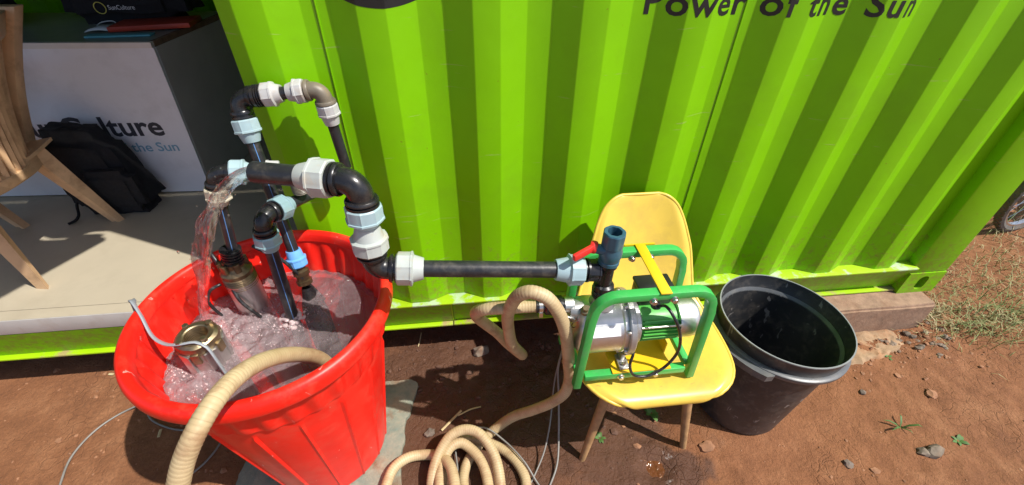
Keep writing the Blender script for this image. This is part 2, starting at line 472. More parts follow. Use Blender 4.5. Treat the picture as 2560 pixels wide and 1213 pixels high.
def lathe(prof, o, axis, segs=32, rfun=None, up=(0, 0, 1), closed=False):
    """prof: (r, t) pairs along axis; r == 0 closes"""
    x, y, z = frame(axis, up)
    o = Vector(o)
    v, f = [], []
    n = len(prof)
    for (r, t) in prof:
        for k in range(segs):
            a = 2 * math.pi * k / segs
            rr = r * (rfun(a, t) if rfun else 1.0)
            v.append(o + z * t + (x * math.cos(a) + y * math.sin(a)) * rr)
    for i in range(n - 1):
        for k in range(segs):
            k2 = (k + 1) % segs
            f.append((i * segs + k, i * segs + k2, (i + 1) * segs + k2, (i + 1) * segs + k))
    if closed:
        for k in range(segs):
            k2 = (k + 1) % segs
            f.append(((n - 1) * segs + k, (n - 1) * segs + k2, k2, k))
    return v, f
def catmull(pts, step):
    P = [Vector(p) for p in pts]
    P = [P[0] * 2 - P[1]] + P + [P[-1] * 2 - P[-2]]
    out = []
    for i in range(1, len(P) - 2):
        L = (P[i + 1] - P[i]).length
        n = max(2, int(L / step))
        # centripetal-like tangents
        d0, d1, d2 = [max(1e-4, (P[j + 1] - P[j]).length) ** 0.5 for j in (i - 1, i, i + 1)]
        m1 = (P[i + 1] - P[i]) + ((P[i] - P[i - 1]) / d0 - (P[i + 1] - P[i - 1]) / (d0 + d1)) * d1
        m2 = (P[i + 1] - P[i]) + ((P[i + 2] - P[i + 1]) / d2 - (P[i + 2] - P[i]) / (d1 + d2)) * d1
        for k in range(n):
            t = k / n
            t2, t3 = t * t, t ** 3
            out.append(P[i] * (2 * t3 - 3 * t2 + 1) + m1 * (t3 - 2 * t2 + t) + P[i + 1] * (-2 * t3 + 3 * t2) + m2 * (t3 - t2))
    out.append(P[-2])
    return out
def tube(path, r, segs=16, caps=True, flat=1.0, rfun=None):
    P = [Vector(p) for p in path]
    T = [(P[min(i + 1, len(P) - 1)] - P[max(i - 1, 0)]).normalized() for i in range(len(P))]
    x, y, z = frame(T[0])
    v, f = [], []
    for i, p in enumerate(P):
        t = T[i]
        x = (x - t * x.dot(t)).normalized()
        y = t.cross(x)
        rr = r[i] if isinstance(r, (list, tuple)) else r
        for k in range(segs):
            a = 2 * math.pi * k / segs
            q = rr * (rfun(i, a) if rfun else 1.0)
            v.append(p + x * math.cos(a) * q + y * math.sin(a) * q * flat)
    for i in range(len(P) - 1):
        for k in range(segs):
            k2 = (k + 1) % segs
            f.append((i * segs + k, i * segs + k2, (i + 1) * segs + k2, (i + 1) * segs + k))
    if caps:
        f.append(tuple(range(segs - 1, -1, -1)))
        f.append(tuple((len(P) - 1) * segs + k for k in range(segs)))
    return v, f
def straight(a, b, r, segs=20, caps=True):
    return tube([a, Vector(a).lerp(Vector(b), 0.5), b], r, segs, caps)
def lerp(a, b, t):
    return Vector(a).lerp(Vector(b), t)
# value-noise used for relief and outlines
_perm = np.random.RandomState(3).rand(512, 512)
def vnoise(x, y):
    xi, yi = np.floor(x).astype(int), np.floor(y).astype(int)
    fx, fy = x - xi, y - yi
    fx, fy = fx * fx * (3 - 2 * fx), fy * fy * (3 - 2 * fy)
    g = lambda a, b: _perm[a % 512, b % 512]
    return (g(xi, yi) * (1 - fx) + g(xi + 1, yi) * fx) * (1 - fy) + (g(xi, yi + 1) * (1 - fx) + g(xi + 1, yi + 1) * fx) * fy
def fbm(x, y, s, o=5, r=0.5):
    t, a, tot = 0, 1.0, 0
    for k in range(o):
        t = t + a * (vnoise(x * s + 17.3 * k, y * s + 31.7 * k) - 0.5)
        tot += a
        a *= r
        s *= 2.03
    return t / tot
_pl = _perm.tolist()
def fb(x, y, s, o=4):
    t, a, tot = 0.0, 1.0, 0.0
    for k in range(o):
        u, v = x * s + 17.3 * k, y * s + 31.7 * k
        xi, yi = math.floor(u), math.floor(v)
        fx, fy = u - xi, v - yi
        fx, fy = fx * fx * (3 - 2 * fx), fy * fy * (3 - 2 * fy)
        r0, r1 = _pl[xi % 512], _pl[(xi + 1) % 512]
        y0, y1 = yi % 512, (yi + 1) % 512
        t += a * ((r0[y0] * (1 - fx) + r1[y0] * fx) * (1 - fy) + (r0[y1] * (1 - fx) + r1[y1] * fx) * fy - 0.5)
        tot += a
        a *= 0.5
        s *= 2.03
    return t / tot

# ------------------------------------------------------------------ ground
def axis_grid(lo, hi, step, far):
    a = list(np.arange(lo, hi + 1e-6, step))
    d, p, s = [], hi, step
    while p < far:
        s *= 1.35
        p += s
        d.append(p)
    e, p, s = [], lo, step
    while p > -far:
        s *= 1.35
        p -= s
        e.append(p)
    return np.array(e[::-1] + a + d)
def ground_h(X, Y):
    near = np.clip(1.2 - np.hypot((X - 0.8) / 6, (Y) / 4), 0, 1)
    h = 0.022 * fbm(X + 5, Y + 9, 2.2, 4) + 0.016 * fbm(X + 50, Y + 20, 9, 5, 0.6) + 0.010 * fbm(X + 80, Y + 70, 34, 4, 0.65)
    # rough lumpy band along the container foot, trodden smooth further out on the left
    band = np.exp(-((Y + 0.10) / 0.17) ** 2) * np.clip((X - 0.05) * 4, 0, 1)
    h = h + band * (0.030 * np.abs(fbm(X, Y, 13, 5, 0.62)) * 2 + 0.004)
    smooth = np.clip((-X - 0.3) * 3, 0, 0.75)
    h = h * (1 - smooth)
    # crumbled footing below the block
    foot = np.exp(-((X - 2.2) / 0.35) ** 2 - ((Y + 0.17) / 0.10) ** 2)
    h = h + foot * (0.004 + 0.03 * np.abs(fbm(X + 3, Y + 3, 16, 5, 0.6)))
    # puddle hollow
    d = np.hypot((X - 1.045) / 1.0, (Y + 0.556) / 0.8)
    h = h - 0.022 * np.exp(-(d / 0.055) ** 2) + 0.008 * np.exp(-((d - 0.085) / 0.03) ** 2)
    # stands flat where things stand
    for (cx, cy, r) in ((-0.09, -0.34, 0.25), (1.455, -0.325, 0.19)):
        w = np.clip(1.5 - np.hypot(X - cx, Y - cy) / r, 0, 0.5) * 2
        h = h * (1 - w) - 0.002 * w
    w = np.clip((X + 0.45) * 8, 0, 1) * np.clip((0.30 - X) * 8, 0, 1) * np.clip((-0.05 - Y) * 10, 0, 1)
    h = h * (1 - w) - 0.006 * w
    return h * near
gx = axis_grid(-1.9, 3.7, 0.0125, 60)
gy = axis_grid(-0.85, 0.9, 0.0115, 60)
XX, YY = np.meshgrid(gx, gy, indexing='ij')
ZZ = ground_h(XX, YY)
nx, ny = XX.shape
me = bpy.data.meshes.new('ground')
verts = np.stack([XX, YY, ZZ], -1).reshape(-1, 3)
idx = np.arange(nx * ny).reshape(nx, ny)
faces = np.stack([idx[:-1, :-1], idx[1:, :-1], idx[1:, 1:], idx[:-1, 1:]], -1).reshape(-1, 4)
me.from_pydata(verts.tolist(), [], faces.tolist())
me.polygons.foreach_set('use_smooth', [True] * len(me.polygons))
damp = np.exp(-(np.hypot((XX - 0.45) / 0.85, (YY + 0.25) / 0.50)) ** 2) * 1.05
damp = np.maximum(damp, np.exp(-(np.hypot((XX - 1.0) / 0.20, (YY + 0.57) / 0.14) + 1.3 * fbm(XX + 2, YY + 8, 7, 4, 0.6)) ** 4) * 1.1)
damp = np.maximum(damp, 0.75 * np.exp(-(np.hypot((XX - 0.75) / 0.55, (YY + 0.12) / 0.25)) ** 2))
dd_ = np.hypot((XX - 1.045) / 1.0, (YY + 0.556) / 0.8) + 0.055 * fbm(XX, YY, 17, 4, 0.6)
scum = 0.62 * np.exp(-((dd_ - 0.062) / 0.03) ** 2) * np.clip(0.75 + 2.2 * fbm(XX + 31, YY + 12, 11, 3), 0.35, 1.1)
for nm, arr in (('damp', damp), ('scum', scum)):
    at = me.attributes.new(nm, 'FLOAT', 'POINT')
    at.data.foreach_set('value', arr.reshape(-1).astype(np.float32))
me.materials.append(m_ground)
me.update()
ground = bpy.data.objects.new('ground', me)
col.objects.link(ground)
ground['kind'] = 'structure'
def gh(x, y):
    return float(ground_h(np.array([float(x)]), np.array([float(y)]))[0])

# slab the tub stands on
def outline_slab():
    g = G()
    base = [(-0.36, -0.13), (-0.2, -0.11), (-0.05, -0.12), (0.10, -0.115), (0.195, -0.125), (0.192, -0.2), (0.18, -0.26), (0.165, -0.30), (0.168, -0.36), (0.16, -0.43), (0.17, -0.52), (0.175, -0.62), (0.05, -0.64), (-0.12, -0.63), (-0.28, -0.62), (-0.37, -0.5), (-0.36, -0.3)]
    p = catmull([(x, y, 0) for x, y in base + base[:1]], 0.012)[:-1]
    top = [(q.x + 0.012 * fb(q.x * 3, q.y * 3, 14), q.y + 0.012 * fb(q.x * 3 + 9, q.y * 3, 14), 0.009) for q in p]
    n = len(top)
    g.v = top + [(x, y, -0.02) for x, y, z in top]
    g.f = [tuple(range(n))[::-1]] + [(i, (i + 1) % n, n + (i + 1) % n, n + i) for i in range(n)]
    return g
o = mk('concrete_slab', outline_slab(), m_slab, smooth=False)
tag(o, 'thin wet greenish concrete slab under the red tub', 'slab')

# puddle
g = G()
ring = [(1.045 + (0.050 + 0.030 * fb(math.cos(a) * 2, math.sin(a) * 2, 1.7)) * math.cos(a), -0.556 + (0.038 + 0.026 * fb(math.cos(a) * 2 + 5, math.sin(a) * 2, 1.7)) * math.sin(a), 0) for a in [2 * math.pi * k / 48 for k in range(48)]]
zp = gh(1.045, -0.556) + 0.007
g.v = [(x, y, zp) for x, y, z in ring]
g.f = [tuple(range(48))]
o = mk('puddle', g, m_puddle, smooth=False)
tag(o, None, None, kind='structure')

# ------------------------------------------------------------------ shipping container
P_ = 0.278
ZB, ZR, ZT = 0.1675, 0.18, 0.327       # casting bottom, rail bottom, rail top
XR, XC = 2.529, 2.348                  # right end, inner edge of corner post
XL = XR - 6.058                        # 20 ft
DEP = 2.438
ZTOP = ZB + 2.591
cont = thing('shipping_container', 'bright green corrugated shipping container with an open side hatch', 'container', (-0.5, 0.5, 0))
def wall_y(x):
    t = (x / P_) % 1.0 * P_
    if t < 0.072: return 0.036 * t / 0.072
    if t < 0.140: return 0.036
    if t < 0.209: return 0.036 * (1 - (t - 0.140) / 0.069)
    return 0.0
def breaks(x0, x1):
    xs = [x0, x1]
    k0, k1 = int(math.floor(x0 / P_)) - 1, int(math.ceil(x1 / P_)) + 1
    for k in range(k0, k1 + 1):
        for t in (0, 0.072, 0.140, 0.209):
            for d in (-0.0022, -0.0007, 0.0007, 0.0022):
                x = k * P_ + t + d
                if x0 < x < x1: xs.append(x)
    return sorted(set(round(x, 5) for x in xs))
def wall_s(x):
    # rounded bends: average of the profile over 10 mm
    return sum(wall_y(x + d) for d in (-0.0022, -0.0011, 0, 0.0011, 0.0022)) / 5
def panel(x0, x1, z0, z1, y0=0.004, flip=False, thick=0.004):
    xs = breaks(x0, x1)
    g = G()
    prof = []
    nz = 18
    zs = [z0 + (z1 - z0) * k / nz for k in range(nz + 1)]
    sgn = -1 if flip else 1
    for lay in (0, 1):
        for x in xs:
            for z in zs:
                dent = 0.0035 * fb(x * 1.0 + 3 * lay * 0, z, 2.6, 3) if not flip else 0
                g.v.append((x, y0 + sgn * (wall_s(x) + lay * thick) + dent, z))
    n, m = len(xs), nz + 1
    for i in range(n - 1):
        for k in range(nz):
            a = i * m + k
            q = (a, a + m, a + m + 1, a + 1)
            g.f.append(q if not flip else q[::-1])
            b = a + n * m
            q = (b, b + 1, b + m + 1, b + m)
            g.f.append(q if not flip else q[::-1])
    for i in (0, n - 1):
        for k in range(nz):
            a = i * m + k
            b = a + n * m
            g.f.append((a, a + 1, b + 1, b) if i == 0 else (a, b, b + 1, a + 1))
    return g
seams = [-0.115, 0.1045, 0.1045 + 4 * P_, XC + 0.006]
for a, b in zip(seams[:-1], seams[1:]):
    mk('wall_panel', panel(a + (0.0012 if a > 0 else 0), b - 0.0012, ZT + 0.001, ZTOP - 0.1), m_green, cont, angle=50)
for s in seams[1:3]:
    mk('weld_seam', box((s, 0.0415, (ZT + ZTOP) / 2), (0.006, 0.004, ZTOP - ZT - 0.22)), m_seam, cont)
    mk('weld_seam', box((s + 0.0045, 0.0385, (ZT + ZTOP) / 2), (0.0035, 0.0035, ZTOP - ZT - 0.22)), m_green, cont, bevel=0.001)
mk('wall_panel', panel(XL + 0.18, -2.75, ZT + 0.001, ZTOP - 0.1), m_green, cont, angle=50)
for a, b in zip((XL + 0.18, -2.0, 0.2), (-2.0, 0.2, XR - 0.16)):
    mk('rear_wall_panel', panel(a, b - 0.002, ZT + 0.001, ZTOP - 0.1, y0=DEP - 0.004, flip=True), m_green, cont, angle=50)
mk('header_beam', box(((XL + XR) / 2, 0.03, ZTOP - 0.051), (XR - XL - 0.36, 0.06, 0.098)), m_green, cont, bevel=0.003)
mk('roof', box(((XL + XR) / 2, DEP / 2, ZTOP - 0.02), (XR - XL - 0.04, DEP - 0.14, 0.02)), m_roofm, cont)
mk('end_wall', box((XR - 0.05, DEP / 2, (ZT + ZTOP) / 2), (0.02, DEP - 0.36, ZTOP - ZT - 0.1)), m_green, cont)
mk('end_wall', box((XL + 0.05, DEP / 2, (ZT + ZTOP) / 2), (0.02, DEP - 0.36, ZTOP - ZT - 0.1)), m_green, cont)
mk('rear_beam', box(((XL + XR) / 2, DEP - 0.03, ZTOP - 0.051), (XR - XL - 0.36, 0.06, 0.098)), m_green, cont)
mk('rear_beam', box(((XL + XR) / 2, DEP - 0.03, 0.255), (XR - XL - 0.36, 0.06, 0.13)), m_green, cont)
mk('wall_panel', panel(-2.748, -0.1165, 1.905, ZTOP - 0.1), m_green, cont, angle=50)
HA = Vector((0, -0.842, 0.540))
def flap_pt(x, d, off):
    return Vector((x, -0.012, 1.925)) + HA * d + Vector((0, 0.540, 0.842)) * off
g = G()
fx = breaks(-2.72, -0.118)
for lay in (0, 1):
    for x in fx:
        for d in (0.0, 0.5, 1.0):
            g.v.append(flap_pt(x, d, wall_s(x) + 0.004 * lay))
nf = len(fx)
for i in range(nf - 1):
    for k in range(2):
        a = i * 3 + k
        g.f += [(a, a + 1, a + 4, a + 3), (nf * 3 + a, nf * 3 + a + 3, nf * 3 + a + 4, nf * 3 + a + 1)]
fl = mk('hatch_flap', g, m_green, cont, angle=50)
for x in (-2.71, -0.133):
    mk('flap_frame', bar(flap_pt(x, 0, -0.012), flap_pt(x, 1.02, -0.012), 0.03, 0.03), m_green, fl)
    mk('flap_strut', straight(flap_pt(x, 0.45, -0.03), (x - 0.02 if x < -1 else x + 0.005, -0.012, 1.95), 0.010, 10), m_cast, fl)
mk('flap_frame', bar(flap_pt(-2.71, 1.0, -0.012), flap_pt(-0.133, 1.0, -0.012), 0.03, 0.03), m_green, fl)
# bottom rail: top ledge, recessed web, lower flange
XRL = XC + 0.008
mk('rail_ledge', box(((-0.1165 + XRL) / 2, 0.018, ZT - 0.004), (XRL + 0.1165, 0.064, 0.008)), m_wear, cont, bevel=0.0015)
def web(x0, x1, yt, yb):
    v = [Vector((x, y + d, z)) for d in (0, 0.006) for x, y, z in ((x0, yb, 0.1805), (x1, yb, 0.1805), (x1, yt, ZT - 0.0085), (x0, yt, ZT - 0.0085))]
    return v, [(0, 1, 2, 3), (7, 6, 5, 4), (0, 4, 5, 1), (1, 5, 6, 2), (2, 6, 7, 3), (3, 7, 4, 0)]
mk('rail_web', web(0.363, XRL, -0.006, 0.036), m_green, cont, smooth=False)
mk('rail_web', web(-0.1165, 0.357, -0.011, 0.031), m_green, cont, smooth=False)
mk('rail_web', web(XL + 0.2, -0.1175, 0.000, 0.032), m_green, cont, smooth=False)
mk('lower_flange', box(((0.362 + XRL) / 2, 0.0245, ZR - 0.004), (XRL - 0.362, 0.029, 0.008)), m_flange, cont, bevel=0.0015)
mk('lower_flange', box(((XL + 0.358) / 2, 0.0235, ZR - 0.004), (0.358 - XL, 0.027, 0.008)), m_flange, cont, bevel=0.0015)
mk('weld_seam', web(0.3575, 0.3625, -0.0125, 0.0295), m_flange, cont, smooth=False)
# cross members below the floor
for k in range(9):
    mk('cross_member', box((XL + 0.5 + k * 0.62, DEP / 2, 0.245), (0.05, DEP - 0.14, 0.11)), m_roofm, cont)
# floor, trim and plywood edge of the hatch
mk('floor', box(((XL + XR) / 2, 1.2145, 0.372), (XR - XL - 0.16, 2.33, 0.036)), m_floor, cont)
mk('floor', box((-1.432, 0.0245, 0.3722), (2.63, 0.0455, 0.0356)), m_floor, cont)
mk('floor_trim', box((-1.432, 0.0005, 0.356), (2.628, 0.004, 0.066)), m_trim, cont, bevel=0.001)
mk('plywood_edge', box((-1.432, 0.012, 0.3178), (2.63, 0.02, 0.010)), m_ply, cont)
# corner posts and castings
def casting(x0, y0, z0, sx):
    """corner casting with an oval hole in its front face"""
    W, Dp, H = 0.180, 0.16, 0.118
    cx = x0 + sx * W / 2
    hole = []
    N = 32
    for k in range(N):
        a = 2 * math.pi * k / N
        hole.append((cx + 0.024 * math.cos(a) , z0 + H * 0.5 + 0.024 * math.sin(a) + (0.015 if math.sin(a) > 0 else -0.015)))
    out = []
    for k in range(N):
        a = 2 * math.pi * k / N
        c, s = math.cos(a), math.sin(a)
        sc = 1 / max(abs(c) / (W / 2), abs(s) / (H / 2))
        q = (cx + c * sc, z0 + H / 2 + s * sc)
        out.append(q)
    g = G()
    g.v = [(x, y0, z) for x, z in out] + [(x, y0, z) for x, z in hole] + [(x, y0 + Dp, z) for x, z in out] + [(x, y0 + 0.03, z) for x, z in hole]
    for k in range(N):
        k2 = (k + 1) % N
        g.f += [(k, k2, N + k2, N + k), (k, 2 * N + k, 2 * N + k2, k2), (N + k, N + k2, 3 * N + k2, 3 * N + k)]
    g.f.append(tuple(range(2 * N, 3 * N)))
    return g, [(x, y0 + 0.031, z) for x, z in hole]
for sx, x0 in ((1, XR - 0.18), (-1, XL + 0.18)):
    g, back = casting(x0, -0.004, ZB, sx)
    cs = mk('corner_casting', g, m_green, cont, smooth=False)
    gb = G(); gb.v = back; gb.f = [tuple(range(len(back)))]
    mk('hole_shade', gb, m_blackplastic, cs, smooth=False)  # black disc stands in for the shade inside the oval hole
    px = (XC + XR) / 2 if sx > 0 else XL + 0.09
    mk('corner_post', box((px, 0.075, (ZB + 0.1195 + ZTOP) / 2), (XR - XC, 0.15, ZTOP - ZB - 0.1195)), m_green, cont, bevel=0.006)
    mk('corner_post', box((px, DEP - 0.075, (ZB + ZTOP) / 2), (XR - XC, 0.15, ZTOP - ZB)), m_green, cont, bevel=0.006)
# lettering and the round logo follow the corrugation
def text_mesh(s, size, offset=0.0, spacing=1.0):
    cu = bpy.data.curves.new('lettering', 'FONT')
    cu.body = s
    cu.size = size
    cu.offset = offset
    cu.space_character = spacing
    cu.resolution_u = 3
    ob = bpy.data.objects.new('lettering', cu)
    col.objects.link(ob)
    dg = bpy.context.evaluated_depsgraph_get()
    me = bpy.data.meshes.new_from_object(ob.evaluated_get(dg))
    bpy.data.objects.remove(ob)
    return me
def on_wall(me, place, name, m, parent, lift=0.0006):
    bm = bmesh.new()
    bm.from_mesh(me)
    for v in bm.verts:
        v.co = place(v.co)                       # -> (x, 0, z)
    xs = [v.co.x for v in bm.verts]
    for x in breaks(min(xs), max(xs)):
        bmesh.ops.bisect_plane(bm, geom=bm.verts[:] + bm.edges[:] + bm.faces[:], plane_co=(x, 0, 0), plane_no=(1, 0, 0))
    zs = [v.co.z for v in bm.verts]
    for k in range(int(min(zs) / 0.05), int(max(zs) / 0.05) + 1):
        bmesh.ops.bisect_plane(bm, geom=bm.verts[:] + bm.edges[:] + bm.faces[:], plane_co=(0, 0, k * 0.05), plane_no=(0, 0, 1))
    for v in bm.verts:
        v.co.y = 0.004 + wall_s(v.co.x) + 0.0035 * fb(v.co.x, v.co.z, 2.6, 3) - lift
    bmesh.ops.remove_doubles(bm, verts=bm.verts[:], dist=1e-6)
    bmesh.ops.recalc_face_normals(bm, faces=bm.faces)
    bm.verts.index_update()
    return islands(bm, name, m, parent)
def islands(bm, name, m, parent):
    """every connected piece of the lettering becomes an object of its own"""
    bm.verts.ensure_lookup_table()
    seen = set()
    for v0 in bm.verts:
        if v0.index in seen: continue
        st, isl = [v0], []
        seen.add(v0.index)
        while st:
            v = st.pop(); isl.append(v)
            for e in v.link_edges:
                w = e.other_vert(v)
                if w.index not in seen:
                    seen.add(w.index); st.append(w)
        ids = {v.index: i for i, v in enumerate(isl)}
        fs = {f for v in isl for f in v.link_faces}
        me2 = bpy.data.meshes.new(name)
        me2.from_pydata([tuple(v.co) for v in isl], [], [tuple(ids[v.index] for v in f.verts) for f in fs])
        me2.materials.append(m)
        link(bpy.data.objects.new(name, me2), parent)
    bm.free()
def fit_text(s, x0, x1, z0, slant=0.0, size=0.11, offset=0.004, spacing=1.0):
    me = text_mesh(s, size, offset, spacing)
    xs = [v.co.x for v in me.vertices]
    a, b = min(xs), max(xs)
    k = (x1 - x0) / (b - a)
    return me, (lambda c: Vector((x0 + (c.x - a) * k, 0, z0 + c.y + slant * ((c.x - a) * k))))
me, pl = fit_text('Power of the Sun', 0.938, 1.712, 1.312, slant=-0.012, size=0.086, offset=0.0016, spacing=1.12)
on_wall(me, pl, 'letter', m_black_vinyl, cont)
bm = bmesh.new()
bmesh.ops.create_circle(bm, cap_ends=True, radius=0.252, segments=96)
me = bpy.data.meshes.new('disc'); bm.to_mesh(me); bm.free()
on_wall(me, lambda c: Vector((0.272 + c.x, 0, 1.334 + 0.252 + c.y)), 'logo_disc', m_black_vinyl, cont)

# concrete blocks below the corners
def block(x0, x1, y0, y1, z1, label):
    bm = bmesh.new()
    bmesh.ops.create_cube(bm, size=1)
    for v in bm.verts:
        v.co = Vector(((x0 + x1) / 2 + v.co.x * (x1 - x0), (y0 + y1) / 2 + v.co.y * (y1 - y0), (z1 - 0.06) / 2 + v.co.z * (z1 + 0.06)))
    bmesh.ops.bevel(bm, geom=bm.edges[:], offset=0.010, segments=2, affect='EDGES')
    bmesh.ops.subdivide_edges(bm, edges=bm.edges[:], cuts=5, use_grid_fill=True)
    for v in bm.verts:
        n = fb(v.co.x + v.co.z * 3, v.co.y + v.co.z * 2, 18, 4)
        if v.co.z < z1 - 0.003:
            v.co += Vector((n * 0.018, n * 0.018, 0))
    me = bpy.data.meshes.new('concrete_block')
    bm.to_mesh(me); bm.free()
    me.materials.append(m_concrete)
    me.polygons.foreach_set('use_smooth', [True] * len(me.polygons))
    me.set_sharp_from_angle(angle=R(30))
    o = bpy.data.objects.new('concrete_block', me)
    col.objects.link(o)
    return tag(o, label, 'block')
block(1.72, 2.49, -0.085, 0.28, ZB - 0.0005, 'rough brown concrete block under the right corner of the green container')

def footing():
    g = G()
    n, m = 70, 24
    for i in range(n + 1):
        for k in range(m + 1):
            u, v = i / n, k / m
            x = 1.70 + 0.70 * u + 0.02 * fb(u * 9, v * 3, 1.5)
            yo = -0.245 + 0.05 * fb(u * 7, 2.0, 1.3, 4) + 0.10 * max(0, u - 0.72) / 0.28
            y = yo + (-0.078 - yo) * v
            e = min(1, u * 12, (1 - u) * 9, v * 7)
            z = -0.012 + e * (0.030 + 0.020 * fb(x * 4, y * 4, 5.0, 5) + 0.012 * fb(x, y, 60, 3))
            g.v.append((x, y, z))
    for i in range(n):
        for k in range(m):
            a = i * (m + 1) + k
            g.f.append((a, a + m + 1, a + m + 2, a + 1))
    return g
o = mk('mortar_footing', footing(), m_mortar, angle=30)
tag(o, 'crumbling pale mortar footing in front of the concrete block', 'footing')

# ------------------------------------------------------------------ counter with lettering
FZ = 0.39
desk = thing('counter', 'white fronted shop counter with dark lettering inside the container', 'counter', (-1.5, 1.1, FZ))
YD = 0.812
def slabq(pts, d):
    """quad pts (x,z) front face at y, extruded back"""
    y = pts[0][1]
    v = [Vector(p) for p in pts] + [Vector(p) + Vector(d) for p in pts]
    return v, [(0, 1, 2, 3), (7, 6, 5, 4), (0, 4, 5, 1), (1, 5, 6, 2), (2, 6, 7, 3), (3, 7, 4, 0)]
mk('front_panel', slabq([(-2.6, YD + 0.07, FZ + 0.004), (-0.812, YD, FZ + 0.004), (-0.768, YD, 1.058), (-2.6, YD + 0.07, 1.058)], (0, 0.018, 0)), m_white, desk, smooth=False)
mk('edge_strip', slabq([(-2.6, YD + 0.066, 1.059), (-0.770, YD - 0.004, 1.059), (-0.768, YD - 0.004, 1.080), (-2.6, YD + 0.066, 1.080)], (0, 0.02, 0)), m_edge, desk, smooth=False)
mk('side_panel', slabq([(-0.811, YD + 0.0185, FZ + 0.004), (-0.75, YD + 0.62, FZ + 0.004), (-0.71, YD + 0.62, 1.058), (-0.7675, YD + 0.0185, 1.058)], (-0.018, 0, 0)), m_sidegrey, desk, smooth=False)
mk('edge_strip', slabq([(-0.7685, YD + 0.0165, 1.059), (-0.71, YD + 0.62, 1.059), (-0.71, YD + 0.62, 1.080), (-0.7665, YD + 0.0165, 1.080)], (-0.018, 0, 0)), m_ply, desk, smooth=False)
mk('counter_top', slabq([(-2.6, YD + 0.087, 1.066), (-0.787, YD + 0.0165, 1.066), (-0.73, YD + 0.62, 1.066), (-2.6, YD + 0.62, 1.066)], (0, 0, 0.012)), m_topgrey, desk, smooth=False)
mk('back_panel', box((-1.66, YD + 0.61, 0.72), (1.85, 0.016, 0.64)), m_sidegrey, desk)
def flat_text(s, x0, x1, z0, size, offset, m, name, parent, yfun, spacing=1.0):
    me, pl = fit_text(s, x0, x1, z0, 0, size, offset, spacing)
    for v in me.vertices:
        q = pl(v.co)
        v.co = Vector((q.x, yfun(q.x), q.z))
    bm = bmesh.new()
    bm.from_mesh(me)
    bmesh.ops.remove_doubles(bm, verts=bm.verts[:], dist=1e-6)
    bm.verts.index_update()
    islands(bm, 'letter', m, parent)
yf = lambda x: YD + 0.07 * (-0.79 - x) / 1.81 - 0.0012
flat_text('SunCulture', -1.50, -0.888, 0.690, 0.125, 0.003, m_txtgrey, 'lettering', desk, yf)
flat_text('Power of the Sun', -1.33, -0.862, 0.612, 0.062, 0.0008, m_txtblue, 'lettering', desk, yf)

# things on the counter
def soft_box(c, s, seed, amt=0.02, taper=0.0, sub=10, rotz=0.0):
    bm = bmesh.new()
    bmesh.ops.create_cube(bm, size=1)
    bmesh.ops.bevel(bm, geom=bm.edges[:], offset=0.16, segments=3, affect='EDGES')
    bmesh.ops.subdivide_edges(bm, edges=[e for e in bm.edges if e.calc_length() > 0.3], cuts=sub, use_grid_fill=True)
    M = Matrix.Rotation(rotz, 3, 'Z')
    for v in bm.verts:
        q = v.co.copy()
        k = 1 - taper * (q.z + 0.5)
        q.x *= k; q.y *= k
        n = fb(q.x * 2 + seed, q.z * 2 + q.y * 2, 3.0, 4)
        n2 = fb(q.x * 2 + seed * 3, q.z * 3 - q.y * 2 + 4, 8.0, 3)
        d = Vector((q.x, q.y, q.z * 0.4))
        if d.length > 0: d.normalize()
        q = Vector((q.x * s[0], q.y * s[1], q.z * s[2])) + d * (n * amt * 2 + n2 * amt)
        q.z = max(q.z, -s[2] / 2)
        v.co = M @ q + Vector(c)
    g = G()
    bm.verts.index_update()
    g.v = [tuple(v.co) for v in bm.verts]
    g.f = [tuple(v.index for v in f.verts) for f in bm.faces]
    bm.free()
    return g
t = thing('bag', 'black fabric bag with a small ring logo standing on the counter', 'bag', (-1.0, 1.2, 1.078))
mk('body', soft_box((-1.02, 1.23, 1.078 + 0.15), (0.52, 0.20, 0.30), 2, 0.02), m_cloth, t)
tr = lathe([(0.021, 0), (0.024, 0), (0.024, 0.002), (0.021, 0.002)], (-1.095, 1.122, 1.150), (0, -1, 0), 24, closed=True)
mk('ring_logo', tr, m_txtyellow, t)
flat_text('SunCulture', -1.062, -0.955, 1.143, 0.026, 0.0, m_txtwhite, 'lettering', t, lambda x: 1.121)
mk('handle', tube(catmull([(-1.12, 1.2, 1.365), (-1.1, 1.19, 1.42), (-0.95, 1.19, 1.42), (-0.93, 1.2, 1.365)], 0.01), 0.012, 8), m_cloth, t)
o = mk('bag', soft_box((-1.66, 1.08, 1.078 + 0.17), (0.44, 0.26, 0.34), 9, 0.03), m_cloth)
tag(o, 'plain black bag at the far left end of the counter behind the tan chair', 'bag')
o = mk('folder', bar((-1.03, 1.065, 1.090), (-0.715, 1.10, 1.098), 0.16, 0.02), m_redcard, bevel=0.003)
tag(o, 'thin red folder lying on the counter in front of the black bag', 'folder')
o = mk('tape_strip', bar((-1.06, 0.915, 1.083), (-0.82, 0.935, 1.083), 0.05, 0.008), m_turq, bevel=0.002)
tag(o, 'turquoise plastic strip lying near the front edge of the counter', 'strip')
t = thing('face_mask', 'white face mask with ear loops lying beside the red folder', 'mask', (-1.06, 1.03, 1.08))
g = G()
for i in range(7):
    for k in range(5):
        u, w_ = i / 6 - 0.5, k / 4 - 0.5
        g.v.append((-1.06 + u * 0.10, 1.02 + w_ * 0.07 + 0.01 * u, 1.084 + 0.028 * (0.25 - u * u) * 2 * (1 - abs(w_)) + 0.004 * (k % 2)))
for i in range(6):
    for k in range(4):
        a = i * 5 + k
        g.f.append((a, a + 5, a + 6, a + 1))
o2 = mk('mask_body', g, m_mask, t)
sm = o2.modifiers.new('thick', 'SOLIDIFY'); sm.thickness = 0.002
